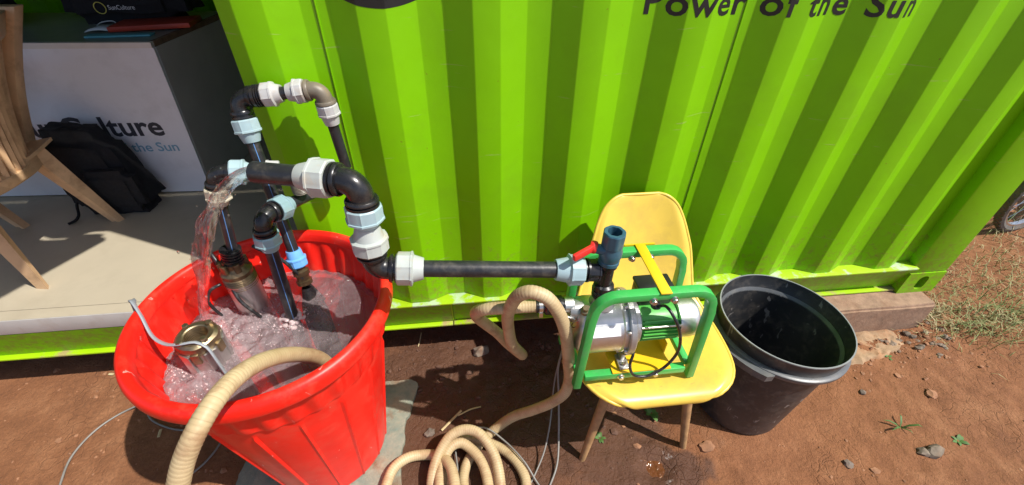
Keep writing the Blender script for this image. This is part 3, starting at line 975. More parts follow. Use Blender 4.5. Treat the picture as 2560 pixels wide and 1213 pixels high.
mk('ear_loop', tube(catmull([(-1.10, 1.04, 1.086), (-1.095, 1.075, 1.10), (-1.04, 1.08, 1.105), (-1.015, 1.045, 1.086)], 0.008), 0.0016, 6), m_mask, t)

# backpack leaning on the counter
t = thing('backpack', 'black backpack slumped on the floor against the white counter', 'backpack', (-1.15, 0.70, FZ))
bm_g = soft_box((-1.13, 0.705, FZ + 0.188), (0.34, 0.165, 0.375), 5, 0.014, taper=0.24)
sh = G(); sh.f = bm_g.f
for (x, y, z) in bm_g.v:
    h = (z - FZ) / 0.375
    sh.v.append((x - 0.055 * h, min(y + 0.02 * h * h, 0.815), z + 0.02 * math.sin(x * 9) * h))
mk('body', sh, m_cloth, t, angle=80)
mk('front_pocket', soft_box((-1.09, 0.636, FZ + 0.13), (0.22, 0.05, 0.20), 8, 0.008), m_cloth, t, angle=80)
mk('top_handle', tube(catmull([(-1.22, 0.72, FZ + 0.35), (-1.21, 0.71, FZ + 0.385), (-1.15, 0.71, FZ + 0.39), (-1.13, 0.72, FZ + 0.355)], 0.01), 0.009, 8), m_cloth, t)
mk('shoulder_strap', tube(catmull([(-1.24, 0.67, FZ + 0.15), (-1.26, 0.66, FZ + 0.11), (-1.285, 0.64, FZ + 0.06), (-1.285, 0.615, FZ + 0.02), (-1.295, 0.595, FZ + 0.007), (-1.31, 0.575, FZ + 0.006)], 0.01), 0.016, 8, flat=0.35), m_cloth, t)

# ------------------------------------------------------------------ tan plastic chair (faces -x)
pc = thing('plastic_chair', 'tan moulded plastic chair with ribbed back standing in the container', 'chair', (-1.3, 0.38, FZ))
def back_pt(u, h):
    """u -1..1 across (y), h 0..1 up; returns point on the rear face of the backrest"""
    y = 0.375 + u * (0.215 + 0.02 * h)
    x = -1.155 + 0.155 * h - 0.13 * u * u * (1 - 0.45 * h) - 0.02 * math.sin(h * 3.14)
    z = 0.755 + 0.47 * h - 0.03 * u * u * (1 - h) * 0
    return Vector((x, y, z))
N = 15
for k in range(N):
    u0, u1 = -0.92 + 1.84 * k / N, -0.92 + 1.84 * (k + 0.80) / N
    g = G()
    for i in range(9):
        h = i / 8 * 0.90
        pa, pb = back_pt(u0, h), back_pt(u1, h)
        pm = (pa + pb) / 2 + Vector((0.009, 0, 0))
        for q in (pa, pm, pb, pb - Vector((0.014, 0, 0)), pa - Vector((0.014, 0, 0))):
            g.v.append(q)
    for i in range(8):
        for j in range(5):
            g.f.append((i * 5 + j, i * 5 + (j + 1) % 5, i * 5 + 5 + (j + 1) % 5, i * 5 + 5 + j))
    g.f += [(4, 3, 2, 1, 0), (40, 41, 42, 43, 44)]
    mk('back_slat', g, m_tan, pc)
def shell(fn, nu, nv, thick):
    g = G()
    for s in (0, 1):
        for i in range(nu + 1):
            for k in range(nv + 1):
                g.v.append(fn(i / nu, k / nv, s))
    m = nv + 1
    o_ = (nu + 1) * m
    for i in range(nu):
        for k in range(nv):
            a = i * m + k
            g.f.append((a, a + m, a + m + 1, a + 1))
            g.f.append((o_ + a, o_ + a + 1, o_ + a + m + 1, o_ + a + m))
    for i in range(nu):
        a, b = i * m, (i + 1) * m
        g.f.append((a, o_ + a, o_ + b, b))
        a, b = i * m + nv, (i + 1) * m + nv
        g.f.append((a, b, o_ + b, o_ + a))
    for k in range(nv):
        g.f.append((k, k + 1, o_ + k + 1, o_ + k))
        a = nu * m + k
        g.f.append((a, o_ + a, o_ + a + 1, a + 1))
    return g
mk('back_panel', shell(lambda a, b, s: back_pt(a * 2 - 1, 0.92 * b) + Vector((-0.012 - 0.006 * s, 0, 0)), 20, 8, 0.006), m_tan, pc)
mk('top_rail', shell(lambda a, b, s: back_pt(a * 2 - 1, 0.86 + 0.16 * b) + Vector((0.022 - 0.04 * s, 0, 0)), 20, 3, 0.03), m_tan, pc, bevel=0.004)
mk('lower_rail', shell(lambda a, b, s: back_pt(a * 2 - 1, -0.075 + 0.075 * b) + Vector((0.012 - 0.035 * s, 0, 0)), 20, 2, 0.03), m_tan, pc, bevel=0.003)
for sgn in (-1, 1):
    pth = [back_pt(sgn * 1.0, h) + Vector((0.0, sgn * 0.02, 0)) for h in (-0.02, 0.3, 0.6, 0.85, 1.04)]
    g = G()
    for i in range(4):
        pass
    pts = catmull(pth, 0.05)
    for i, q in enumerate(pts):
        h = i / (len(pts) - 1)
        wy, wx = 0.022, 0.030 + 0.02 * h
        for (a, b) in ((-1, -1), (1, -1), (1, 1), (-1, 1)):
            g.v.append(q + Vector((a * wx, b * wy, 0)))
    for i in range(len(pts) - 1):
        for j in range(4):
            g.f.append((i * 4 + j, i * 4 + (j + 1) % 4, i * 4 + 4 + (j + 1) % 4, i * 4 + 4 + j))
    g.f += [(3, 2, 1, 0), tuple(4 * (len(pts) - 1) + j for j in range(4))]
    mk('back_post', g, m_tan, pc, bevel=0.006)
    arm = catmull([back_pt(sgn, 0.52) + Vector((0, sgn * 0.035, 0)), (-1.32, 0.375 + sgn * 0.275, 1.02), (-1.50, 0.375 + sgn * 0.285, 1.025), (-1.60, 0.375 + sgn * 0.27, 0.98), (-1.63, 0.375 + sgn * 0.255, 0.86)], 0.03)
    mk('armrest', tube(arm, 0.028, 10, flat=0.5), m_tan, pc)
mk('seat', shell(lambda a, b, s: Vector((-1.62 + 0.46 * a, 0.375 + (b - 0.5) * (0.48 - 0.04 * a), 0.775 - 0.03 * math.sin(a * 3.0) + 0.02 * (2 * b - 1) ** 2 - 0.012 * s)), 10, 8, 0.01), m_tan, pc)
def skirt():
    g = G()
    pts = [(-1.64, 0.13), (-1.40, 0.14), (-1.22, 0.17), (-1.165, 0.28), (-1.155, 0.375), (-1.165, 0.47), (-1.22, 0.58), (-1.40, 0.61), (-1.64, 0.62)]
    pa = catmull([(x, y, 0) for x, y in pts], 0.02)
    for s in (0, 1):
        for q in pa:
            k = 1 - 0.02 * s
            for z in (0.765, 0.715):
                g.v.append((-1.4 + (q.x + 1.4) * k, 0.375 + (q.y - 0.375) * k, z))
    n = len(pa)
    for i in range(n - 1):
        a = 2 * i
        g.f += [(a, a + 2, a + 3, a + 1), (2 * n + a, 2 * n + a + 1, 2 * n + a + 3, 2 * n + a + 2), (a, 2 * n + a, 2 * n + a + 2, a + 2), (a + 1, a + 3, 2 * n + a + 3, 2 * n + a + 1)]
    return g
mk('seat_skirt', skirt(), m_tan, pc)
def chair_leg(top, foot, out, along, w0, w1, t=0.010):
    """L-section tapering leg; out/along are the two flange directions"""
    top, foot, out, along = Vector(top), Vector(foot), Vector(out).normalized(), Vector(along).normalized()
    g = G()
    for q, w in ((top, w0), (foot, w1)):
        a, b = along * w, out * w * 0.55
        for p in (q, q + a, q + a - out * t, q - out * t + along * t, q - b + along * t, q - b):
            g.v.append(p)
    for j in range(6):
        g.f.append((j, (j + 1) % 6, 6 + (j + 1) % 6, 6 + j))
    g.f += [tuple(range(5, -1, -1)), tuple(range(6, 12))]
    return g
mk('leg', chair_leg((-1.165, 0.545, 0.775), (-1.095, 0.600, FZ), (0.5, 0.85, 0), (-0.85, -0.15, 0), 0.10, 0.042), m_tan, pc, smooth=False)
mk('leg', chair_leg((-1.165, 0.205, 0.775), (-1.115, 0.150, FZ), (0.5, -0.85, 0), (-0.85, 0.15, 0), 0.10, 0.045), m_tan, pc, smooth=False)
mk('leg', chair_leg((-1.63, 0.60, 0.78), (-1.475, 0.590, FZ), (0.2, 1, 0), (-1, 0, 0), 0.10, 0.05), m_tan, pc, smooth=False)
mk('leg', chair_leg((-1.63, 0.15, 0.78), (-1.60, 0.150, FZ), (0.2, -1, 0), (-1, 0, 0), 0.10, 0.05), m_tan, pc, smooth=False)

# ------------------------------------------------------------------ red tub
TC = Vector((-0.09, -0.34, 0))
R0, R1, HT = 0.186, 0.288, 0.70
ZRIM = 0.728
tub = thing('tub', 'large bright red plastic tub full of churning water', 'tub', (TC.x, TC.y, 0.009))
def tub_r(z):
    return R0 + (R1 - R0) * (z / HT)
NS = 256
def flute(a, z):
    # raised seams below, scalloped fluting towards the rim
    k = 16 * a / (2 * math.pi)
    d = abs((k % 1.0) - 0.5) * 2
    low = max(0.0, 1 - (1 - d) / 0.13) * 0.024 * min(1, max(0, (0.55 - z) / 0.02)) if z < 0.55 else 0
    up = 0.022 * math.cos(32 * a) * max(0, min(1, (z - 0.56) / 0.03)) * max(0, min(1, (0.69 - z) / 0.02))
    return 1 + low + up * 0.8
zs = [0.009, 0.02] + [0.05 + 0.03 * k for k in range(17)] + [0.545, 0.555, 0.565, 0.575, 0.59, 0.605, 0.62, 0.635, 0.65, 0.665, 0.68, 0.69]
prof = [(0.0, 0.012), (R0 - 0.02, 0.012), (R0 - 0.004, 0.010)] + [(tub_r(z) + (0.006 if z > 0.57 else 0), z) for z in zs[1:]]
inner = [(tub_r(z) - 0.006 + (0.006 if z > 0.57 else 0), z) for z in reversed(zs[1:])] + [(R0 - 0.012, 0.03), (0.0, 0.028)]
rim = [(0.298, 0.694), (0.309, 0.690), (0.3145, 0.684), (0.3165, 0.690), (0.3165, 0.708), (0.313, 0.720), (0.305, ZRIM - 0.001), (0.298, ZRIM), (0.291, ZRIM - 0.002), (0.287, 0.720), (0.285, 0.705)]
g = G().add(lathe(prof + [(0.292, 0.691)] + inner[0:0], TC, (0, 0, 1), NS, flute))
mk('outer_wall', g, m_red, tub, angle=25)
mk('inner_wall', lathe([(0.286, 0.70), (0.285, 0.695)] + inner, TC, (0, 0, 1), NS, flute), m_red, tub, angle=25)
def rimwob(a, t):
    return 1 + 0.006 * math.sin(2 * a + 0.5) + 0.003 * math.sin(5 * a)
mk('rim', lathe([(0.290, 0.692)] + rim + [(0.284, 0.698)], TC, (0, 0, 1), 128, rimwob), m_red, tub, angle=60)

# water in the tub
ZW = 0.590
NR, NA = 64, 160
rw = tub_r(ZW) + 0.000
lv = Vector((-0.31, -0.30))
ga = G()
pts_x, pts_y = [], []
for i in range(NR + 1):
    for k in range(NA):
        r_ = rw * (i / NR)
        a = 2 * math.pi * k / NA
        pts_x.append(TC.x + r_ * math.cos(a)); pts_y.append(TC.y + r_ * math.sin(a))
px, py = np.array(pts_x), np.array(pts_y)
dl = np.hypot(px + 0.28, py + 0.33)
amp = 0.005 + 0.016 * np.exp(-(dl / 0.17) ** 2)
pz = ZW + amp * (fbm(px, py, 22, 4, 0.6) * 2.2 + 0.8 * fbm(px + 7, py + 3, 60, 3)) + 0.004 * np.sin(dl * 90) * np.exp(-(dl / 0.2) ** 2)
pz = pz + 0.014 * np.exp(-(np.hypot(px + 0.235, py + 0.42) / 0.085) ** 2)
ga.v = list(zip(px.tolist(), py.tolist(), pz.tolist()))
for i in range(NR):
    for k in range(NA):
        k2 = (k + 1) % NA
        ga.f.append((i * NA + k, (i + 1) * NA + k, (i + 1) * NA + k2, i * NA + k2))
o = mk('water', ga, m_water, angle=180)
at = o.data.attributes.new('churn', 'FLOAT', 'POINT')
at.data.foreach_set('value', (0.40 + 0.52 * np.exp(-(dl / 0.22) ** 2)).astype(np.float32))
tag(o, None, None, kind='structure')

# foam and bubbles on the water
def octa(c, r, n=1):
    x, y, z = c
    return [(x + r, y, z), (x - r, y, z), (x, y + r, z), (x, y - r, z), (x, y, z + r), (x, y, z - r)], [(0, 2, 4), (2, 1, 4), (1, 3, 4), (3, 0, 4), (2, 0, 5), (1, 2, 5), (3, 1, 5), (0, 3, 5)]
bm = bmesh.new(); bmesh.ops.create_icosphere(bm, subdivisions=1, radius=1)
ico_v = [v.co.copy() for v in bm.verts]; ico_f = [tuple(v.index for v in f.verts) for f in bm.faces]; bm.free()
bm = bmesh.new(); bmesh.ops.create_icosphere(bm, subdivisions=2, radius=1)
ico2_v = [v.co.copy() for v in bm.verts]; ico2_f = [tuple(v.index for v in f.verts) for f in bm.faces]; bm.free()
def blob(c, r, sc=(1, 1, 1), hi=False):
    c = Vector(c)
    V, F = (ico2_v, ico2_f) if hi else (ico_v, ico_f)
    return [c + Vector((v.x * r * sc[0], v.y * r * sc[1], v.z * r * sc[2])) for v in V], F
g = G()
fr = random.Random(4)
cents = [(-0.28, -0.30, 0.05, 300), (-0.27, -0.47, 0.04, 150), (-0.17, -0.26, 0.04, 240), (-0.10, -0.36, 0.12, 70), (-0.32, -0.45, 0.035, 90), (-0.075, -0.285, 0.025, 160)]
for (cx, cy, sp, n) in cents:
    for _ in range(n):
        x, y = cx + fr.gauss(0, sp), cy + fr.gauss(0, sp)
        if math.hypot(x - TC.x, y - TC.y) > rw - 0.006: continue
        r = min(0.005, 0.0008 + abs(fr.gauss(0, 0.0010)))
        am = 0.004 + 0.012 * math.exp(-(math.hypot(x + 0.28, y + 0.33) / 0.17) ** 2)
        g.add(blob((x, y, ZW + am * 2.2 * fb(x, y, 22, 4) + 0.014 * math.exp(-(math.hypot(x + 0.235, y + 0.42) / 0.085) ** 2) + r * 0.3), r))
o = mk('foam_bubbles', g, m_foam, angle=180)
tag(o, 'pale froth and bubbles on the churning water in the red tub', 'foam', kind='stuff')

# ------------------------------------------------------------------ pipe fittings
def nut(o, axis, rp, m, parent, k=1.0, length=0.046, cone=0.026, name='coupling_nut', ribs=8):
    """ribbed compression nut; cone end points along axis (towards the pipe)"""
    Rn = rp * 1.88 * k
    def rf(a, t):
        q = (a * ribs / (2 * math.pi)) % 1.0
        d = abs(q - 0.5) * 2
        return (1.0 + 0.035 * max(0, (d - 0.82) / 0.18)) * (1 + 0.012 * math.cos(ribs * a)) if t <= length else 1.0
    prof = [(rp * 1.0, 0.0), (Rn * 0.93, 0.0), (Rn, 0.003), (Rn, length - 0.005), (Rn * 1.05, length - 0.004), (Rn * 1.05, length), (Rn * 0.86, length + 0.003), (rp * 1.34, length + cone), (rp * 1.27, length + cone + 0.004), (rp * 1.01, length + cone + 0.004)]
    return mk(name, lathe(prof, o, axis, 64, rf), m, parent, angle=30)
def collar(o, axis, r0, r1, length, m, parent, name='fitting_collar', rings=2):
    prof = [(r0 * 0.5, 0), (r0, 0)]
    for k in range(rings):
        a, b = length * (k + 0.15) / rings, length * (k + 0.75) / rings
        prof += [(r0, a), (r1, a + 0.001), (r1, b), (r0, b + 0.001)]
    prof += [(r0, length), (r0 * 0.5, length)]
    return mk(name, lathe(prof, o, axis, 40), m, parent, angle=30)
def elbow(c, d1, d2, r, m, parent, arm=0.04, name='elbow', ring=1.28):
    """bend at corner c between directions d1 and d2, with end rings"""
    c, d1, d2 = Vector(c), Vector(d1).normalized(), Vector(d2).normalized()
    pts = []
    for k in range(13):
        t = k / 12
        pts.append((c + d1 * arm) * (1 - t) ** 2 + c * 2 * t * (1 - t) + (c + d2 * arm) * t ** 2)
    # blend the quadratic curve towards a circular bend
    g = G().add(tube([c + d1 * (arm + 0.012)] + pts + [c + d2 * (arm + 0.012)], r, 28))
    for d in (d1, d2):
        o_ = c + d * arm
        g.add(lathe([(r * 0.9, -0.002), (r * ring * 0.93, -0.002), (r * ring, 0.001), (r * ring, 0.006), (r * 1.08, 0.007), (r * 1.08, 0.010), (r * ring, 0.011), (r * ring, 0.016), (r * 0.9, 0.017)], o_, d, 36))
    return mk(name, g, m, parent, angle=40)
def stripe(a, b, r, side, m, parent, w=0.0017):
    a, b = Vector(a), Vector(b)
    z = (b - a).normalized()
    s = (Vector(side) - z * Vector(side).dot(z)).normalized()
    return mk('stripe', bar(a + s * (r + 0.0001), b + s * (r + 0.0001), w, 0.0012, up=s), m, parent)
TOCAM = Vector((0.45, -0.85, 0.55)).normalized()

# --- main discharge run from the surface pump to the spout over the tub
run = thing('discharge_pipe', 'thick black discharge pipe with pale ribbed couplings spouting into the red tub', 'pipe', (0.22, -0.40, 0.87))
RP = 0.0202
E1 = Vector((0.222, -0.404, 0.868)); E2 = Vector((0.227, -0.388, 1.090)); OUT = Vector((0.002, -0.322, 1.086))
TEE = Vector((0.781, -0.405, 0.812))
d12 = (E2 - E1).normalized(); dl_ = (TEE - E1).normalized(); do = (OUT - E2).normalized()
elbow(E1, d12, dl_, 0.0265, m_fit, run, 0.036)
elbow(E2, -d12, do, 0.0275, m_fit, run, 0.040)
nut(E1 + dl_ * 0.050, dl_, RP, m_nut_pale, run, length=0.036, cone=0.022)
nut(E1 + d12 * 0.052, d12, RP, m_nut_pale, run, length=0.034, cone=0.026, k=1.02)
nut(E2 - d12 * 0.056, -d12, RP, m_nut_blue, run, length=0.034, cone=0.012)
nut(E2 + do * 0.058, do, RP, m_nut_pale, run, length=0.038, cone=0.030, k=1.04)
mk('vertical_pipe', straight(E1 + d12 * 0.05, E2 - d12 * 0.05, RP), m_hdpe, run)
mk('long_pipe', straight(E1 + dl_ * 0.05, TEE - dl_ * 0.06, RP, 28), m_hdpe, run)
# hollow spout
def hollow(a, b, r, ri, segs=32):
    L = (Vector(b) - Vector(a)).length
    return lathe([(ri, L - 0.06), (ri, L), (r, L), (r, 0), (ri, 0)], a, Vector(b) - Vector(a), segs)
mk('spout_pipe', hollow(E2 + do * 0.06, OUT, 0.0225, 0.019), m_hdpe, run)
nut(TEE - dl_ * 0.060, -dl_, RP, m_nut_blue, run, length=0.036, cone=0.030, k=0.98)
collar(TEE - dl_ * 0.064, dl_, 0.026, 0.031, 0.020, m_fit, run, rings=2)
mk('clamp_sleeve', lathe([(0.02, 0.0), (0.029, 0.0), (0.029, 0.022), (0.031, 0.023), (0.031, 0.027), (0.02, 0.03), (0.017, 0.036), (0.017, 0.05), (0.01, 0.05)], TEE - dl_ * 0.046, dl_, 24, lambda a, t: 1 - 0.05 * (math.sin(6 * a) > 0)), m_fit, run, angle=25)
for k in range(4):
    pass

# --- pipe A: from the standing stainless pump up to an elbow and across behind the spout
pa = thing('riser_pipe', 'short black riser with cream coupling rising from the stainless pump in the tub', 'pipe', (-0.19, -0.2, 0.79))
A0, A1, A2 = Vector((-0.191, -0.203, 0.795)), Vector((-0.152, -0.200, 1.026)), Vector((-0.004, -0.165, 1.000))
ua, va = (A1 - A0).normalized(), (A2 - A1).normalized()
mk('pipe', straight(A0, A1 - ua * 0.03, 0.0135), m_hdpe, pa)
stripe(A0, A1 - ua * 0.05, 0.0135, TOCAM, m_stripe, pa)
elbow(A1, -ua, va, 0.018, m_fit, pa, 0.028)
nut(A1 - ua * 0.042, -ua, 0.0135, m_nut_cream, pa, length=0.028, cone=0.016, k=1.1)
nut(A1 + va * 0.036, va, 0.0135, m_nut_blue, pa, length=0.030, cone=0.018, k=1.16)
mk('cross_pipe', straight(A1 + va * 0.04, A2, 0.0135), m_hdpe, pa)
nut(A2 - va * 0.012, -va, 0.0135, m_nut_white, pa, length=0.028, cone=0.016, k=1.1)
mk('tee', G().add(straight(A2 - va * 0.015, A2 + va * 0.045, 0.018, 24)).add(straight(A2 + va * 0.02, A2 + va * 0.02 - Vector((0, 0, 0.035)), 0.0175, 24)), m_brownfit, pa)
thr = A2 + va * 0.02 - Vector((0, 0, 0.030))
prof = [(0.010, 0)]
for k in range(7):
    prof += [(0.0205, 0.004 * k), (0.0185, 0.004 * k + 0.002)]
prof += [(0.020, 0.029), (0.013, 0.029), (0.013, 0.005)]
mk('threaded_end', lathe(prof, thr, (0, 0, -1), 32), m_brownfit, pa, angle=25)

# --- pipe B: leaning against the container wall, bent over like a crook
pb = thing('crook_pipe', 'tall black pipe leaning on the green wall and bent over at the top', 'pipe', (-0.07, -0.15, 0.59))
B0, B1, B2, B3 = Vector((-0.060, -0.163, 0.690)), Vector((-0.106, -0.056, 1.150)), Vector((0.100, -0.052, 1.166)), Vector((0.112, -0.050, 0.945))
ub, vb, wb = (B1 - B0).normalized(), (B2 - B1).normalized(), (B3 - B2).normalized()
mk('pipe', straight(B0 + ub * 0.02, B1 - ub * 0.03, 0.0160), m_hdpe, pb)
stripe(B0 + ub * 0.04, B1 - ub * 0.08, 0.0160, TOCAM, m_stripe, pb)
elbow(B1, -ub, vb, 0.0205, m_fit, pb, 0.032)
nut(B1 - ub * 0.050, -ub, 0.016, m_nut_blue, pb, length=0.032, cone=0.022, k=1.02)
collar(B1 + vb * 0.046, vb, 0.0225, 0.0275, 0.022, m_fit, pb, rings=4)
nut(B1 + vb * 0.066, vb, 0.016, m_nut_white, pb, length=0.026, cone=0.014, k=0.95)
mk('cross_pipe', straight(B1 + vb * 0.06, B2 - vb * 0.04, 0.0155), m_hdpe, pb)
nut(B2 - vb * 0.040, -vb, 0.016, m_nut_white, pb, length=0.022, cone=0.016, k=0.95)
elbow(B2, -vb, wb, 0.0205, m_brownfit, pb, 0.030)
nut(B2 + wb * 0.038, wb, 0.0145, m_nut_white, pb, length=0.028, cone=0.022, k=0.98)
mk('down_pipe', straight(B2 + wb * 0.03, B3, 0.0140), m_hdpe, pb)
nut(B0, ub, 0.0155, m_nut_bright, pb, length=0.026, cone=0.022, k=0.92)
# submerged pump below it
sb = thing('small_pump', 'dark cable wrapped pump outlet just breaking the water at the back of the tub', 'pump', (-0.066, -0.155, 0.55))
Bp = B0 - ub * 0.0
mk('outlet_neck', lathe([(0.01, 0), (0.022, 0), (0.022, 0.012), (0.018, 0.014), (0.018, 0.03), (0.023, 0.032), (0.023, 0.045), (0.016, 0.05), (0.016, 0.06)], Bp - ub * 0.061, ub, 24), m_dkbrass, sb, angle=25)
mk('pump_head', lathe([(0.0, -0.30), (0.036, -0.30), (0.037, -0.06), (0.032, -0.03), (0.022, 0.0), (0.015, 0.03)], Bp - ub * 0.105, ub, 28), m_fit, sb)

# --- pipe C: upright with a blue elbow, running back to the wall
pc_ = thing('elbowed_pipe', 'black pipe with two teal couplings standing upright in the middle of the tub', 'pipe', (-0.08, -0.28, 0.55))
C0, C1, C2 = Vector((-0.079, -0.280, 0.50)), Vector((-0.050, -0.272, 0.938)), Vector((0.046, -0.055, 0.888))
uc, vc = (C1 - C0).normalized(), (C2 - C1).normalized()
mk('pipe', straight(C0, C1 - uc * 0.03, 0.0160), m_hdpe, pc_)
stripe(C0 + uc * 0.06, C1 - uc * 0.07, 0.0160, TOCAM, m_stripe, pc_)
elbow(C1, -uc, vc, 0.0205, m_fit, pc_, 0.032)
nut(C1 - uc * 0.048, -uc, 0.016, m_nut_teal, pc_, length=0.028, cone=0.016, k=1.0)
nut(C1 + vc * 0.046, vc, 0.016, m_nut_teal, pc_, length=0.030, cone=0.016, k=1.0)
mk('cross_pipe', straight(C1 + vc * 0.05, C2, 0.0155), m_hdpe, pc_)

# water boiling up around pipe C
g = G()
for _ in range(60):
    a = fr.uniform(0, 2 * math.pi); r = abs(fr.gauss(0.024, 0.008))
    z = fr.uniform(-0.004, 0.016) * max(0, 1 - abs(r - 0.02) / 0.03)
    g.add(blob((C0.x + 0.006 + r * math.cos(a), C0.y + r * math.sin(a), ZW + z), fr.uniform(0.004, 0.008), (1, 1, 0.7), True))
o = mk('foam_bubbles', g, m_foam, angle=180)
tag(o, 'white froth welling up round the upright pipe in the tub', 'foam', kind='stuff')

# ------------------------------------------------------------------ submersible pumps
spA = thing('submersible_pump', 'tall stainless submersible pump with bronze threads standing upright in the tub', 'pump', (-0.2, -0.21, 0.03))
pA = Vector((-0.203, -0.211, 0.032))
mk('body', lathe([(0, 0), (0.041, 0), (0.0415, 0.01), (0.0415, 0.66), (0.039, 0.668)], pA, (0, 0, 1), 40), m_steel, spA)
prof = [(0.036, 0)]
for k in range(6):
    prof += [(0.0425, 0.0065 * k), (0.0395, 0.0065 * k + 0.0032)]
prof += [(0.039, 0.04), (0.030, 0.042)]
mk('thread', lathe(prof, pA + Vector((0, 0, 0.650)), (0, 0, 1), 40), m_dkbrass, spA, angle=25)
mk('head', lathe([(0.03, 0), (0.040, 0.0), (0.041, 0.010), (0.034, 0.018), (0.027, 0.026), (0.024, 0.050), (0.018, 0.052)], pA + Vector((0, 0, 0.688)), (0, 0, 1), 32), m_dkbrass, spA, angle=30)
for a in (200, 250, 310, 30):
    c = pA + Vector((0.031 * math.cos(R(a)), 0.031 * math.sin(R(a)), 0.720))
    mk('lug', box(c, (0.012, 0.016, 0.028), R(a)), m_dkbrass, spA, bevel=0.003)
nk = pA + Vector((0.004, 0.002, 0.735))
collar(nk, ua, 0.019, 0.026, 0.036, m_fit, spA, rings=4)
mk('neck', lathe([(0.01, -0.02), (0.022, -0.02), (0.028, -0.006), (0.028, 0.0), (0.015, 0.002)], nk, ua, 28), m_blackplastic, spA)

spD = thing('brass_pump', 'stainless submersible pump with open brass top ring tilted in the tub', 'pump', (-0.23, -0.43, 0.5))
Dt = Vector((-0.236, -0.411, 0.700)); Da = Vector((0.035, -0.03, 1)).normalized()
mk('body', lathe([(0, -0.42), (0.045, -0.42), (0.046, -0.41), (0.046, -0.034), (0.044, -0.028)], Dt, Da, 48), m_steel, spD)
dx, dy, dz = frame(Da)
for k in range(5):
    a = 2 * math.pi * k / 5 + 0.5
    u = dx * math.cos(a) + dy * math.sin(a)
    mk('cable_guard', bar(Dt + u * 0.047 - Da * 0.40, Dt + u * 0.047 - Da * 0.030, 0.030, 0.006, up=u), m_steel, spD, bevel=0.002)
mk('ring', lathe([(0.026, -0.045), (0.026, -0.002), (0.029, 0.0), (0.040, 0.0), (0.0465, -0.005), (0.048, -0.014), (0.046, -0.024), (0.044, -0.034), (0.026, -0.045)], Dt, Da, 48, lambda a, t: 1 + (0.05 * max(0, math.cos(5 * a)) if t < -0.004 else 0)), m_brass, spD, angle=30)
prof = []
for k in range(6):
    prof += [(0.0262, -0.005 - 0.006 * k), (0.0245, -0.008 - 0.006 * k)]
mk('inner_thread', lathe(prof + [(0.0, -0.045)], Dt, Da, 40), m_dkbrass, spD, angle=25)
for k in range(4):
    a = 2 * math.pi * k / 4 + 0.95
    u = dx * math.cos(a) + dy * math.sin(a)
    mk('bolt', lathe([(0.0, 0.011), (0.007, 0.011), (0.0078, 0.009), (0.0078, 0), (0.003, -0.002)], Dt + u * 0.0365 - Da * 0.001, Da, 6), m_brass, spD, smooth=False)
for k in range(5):
    a = 2 * math.pi * k / 5 + 1.1
    u = dx * math.cos(a) + dy * math.sin(a)
    mk('bracket', bar(Dt + u * 0.0485 - Da * 0.055, Dt + u * 0.0485 - Da * 0.022, 0.018, 0.008, up=u), m_brass, spD, bevel=0.002)

# ------------------------------------------------------------------ water jet from the spout
t = None
N_ = 46
path, rad = [], []
for i in range(N_ + 1):
    tt = 0.318 * i / N_
    p = OUT + Vector((-0.96 * tt, (0.05) * tt, -4.9 * tt * tt)) + Vector((0.010, -0.002, 0))
    path.append(p)
    s = i / N_
    w = 0.0158 + 0.012 * math.exp(-((s - 0.60) / 0.20) ** 2) - 0.004 * max(0, s - 0.72) / 0.28
    rad.append(w)
def jet(i, a):
    s = i / N_
    k = 1 + (0.05 + 0.75 * min(1, s * 1.6)) * fb(math.cos(a) * 1.6 + 3, math.sin(a) * 1.6 + i * 0.16, 1.3, 4) * 1.5
    return max(0.35, k) * (1 - 0.45 * abs(math.sin(a)) * min(1, s * 1.5))
path2 = []
for i, p in enumerate(path):
    s = i / N_
    path2.append(p + Vector((0.012 * fb(i * 0.2, 1.0, 1.0) * s * 2, 0.01 * fb(i * 0.2, 9.0, 1.0) * s, 0)))
stream = mk('water_stream', tube(path2, rad, 40, True, rfun=jet), m_clear, angle=180)
tag(stream, 'clear jet of water arcing down from the spout into the tub', 'water')
g = G()
for _ in range(70):
    i = fr.randint(12, N_)
    p = path2[i]
    s = i / N_
    g.add(blob(p + Vector((fr.gauss(0, 0.020 * s + 0.004), fr.gauss(0, 0.018 * s + 0.004), fr.gauss(0, 0.02))), fr.uniform(0.0012, 0.0034), (1, 1, 1.3), True))
o = mk('water_drops', g, m_clear, angle=180)
tag(o, 'loose drops flying off the water jet above the tub', 'water', kind='stuff')

# ------------------------------------------------------------------ yellow shell chair
yc = thing('shell_chair', 'yellow moulded shell chair on wooden legs carrying the green framed pump', 'chair', (0.99, -0.33, 0))
SX = 1.000
prof = [(-0.553, 0.404, 0.085), (-0.564, 0.414, 0.108), (-0.567, 0.430, 0.130), (-0.557, 0.443, 0.158), (-0.530, 0.449, 0.197), (-0.492, 0.447, 0.225), (-0.45, 0.441, 0.239), (-0.39, 0.433, 0.246), (-0.32, 0.428, 0.246), (-0.255, 0.434, 0.235), (-0.205, 0.458, 0.214), (-0.170, 0.500, 0.198), (-0.142, 0.550, 0.190), (-0.115, 0.610, 0.178), (-0.088, 0.672, 0.160), (-0.064, 0.725, 0.141), (-0.050, 0.758, 0.123), (-0.042, 0.777, 0.103), (-0.037, 0.788, 0.083), (-0.035, 0.793, 0.062)]
pcv = catmull([Vector(p) for p in prof], 0.018)
NU, NV = len(pcv) - 1, 28
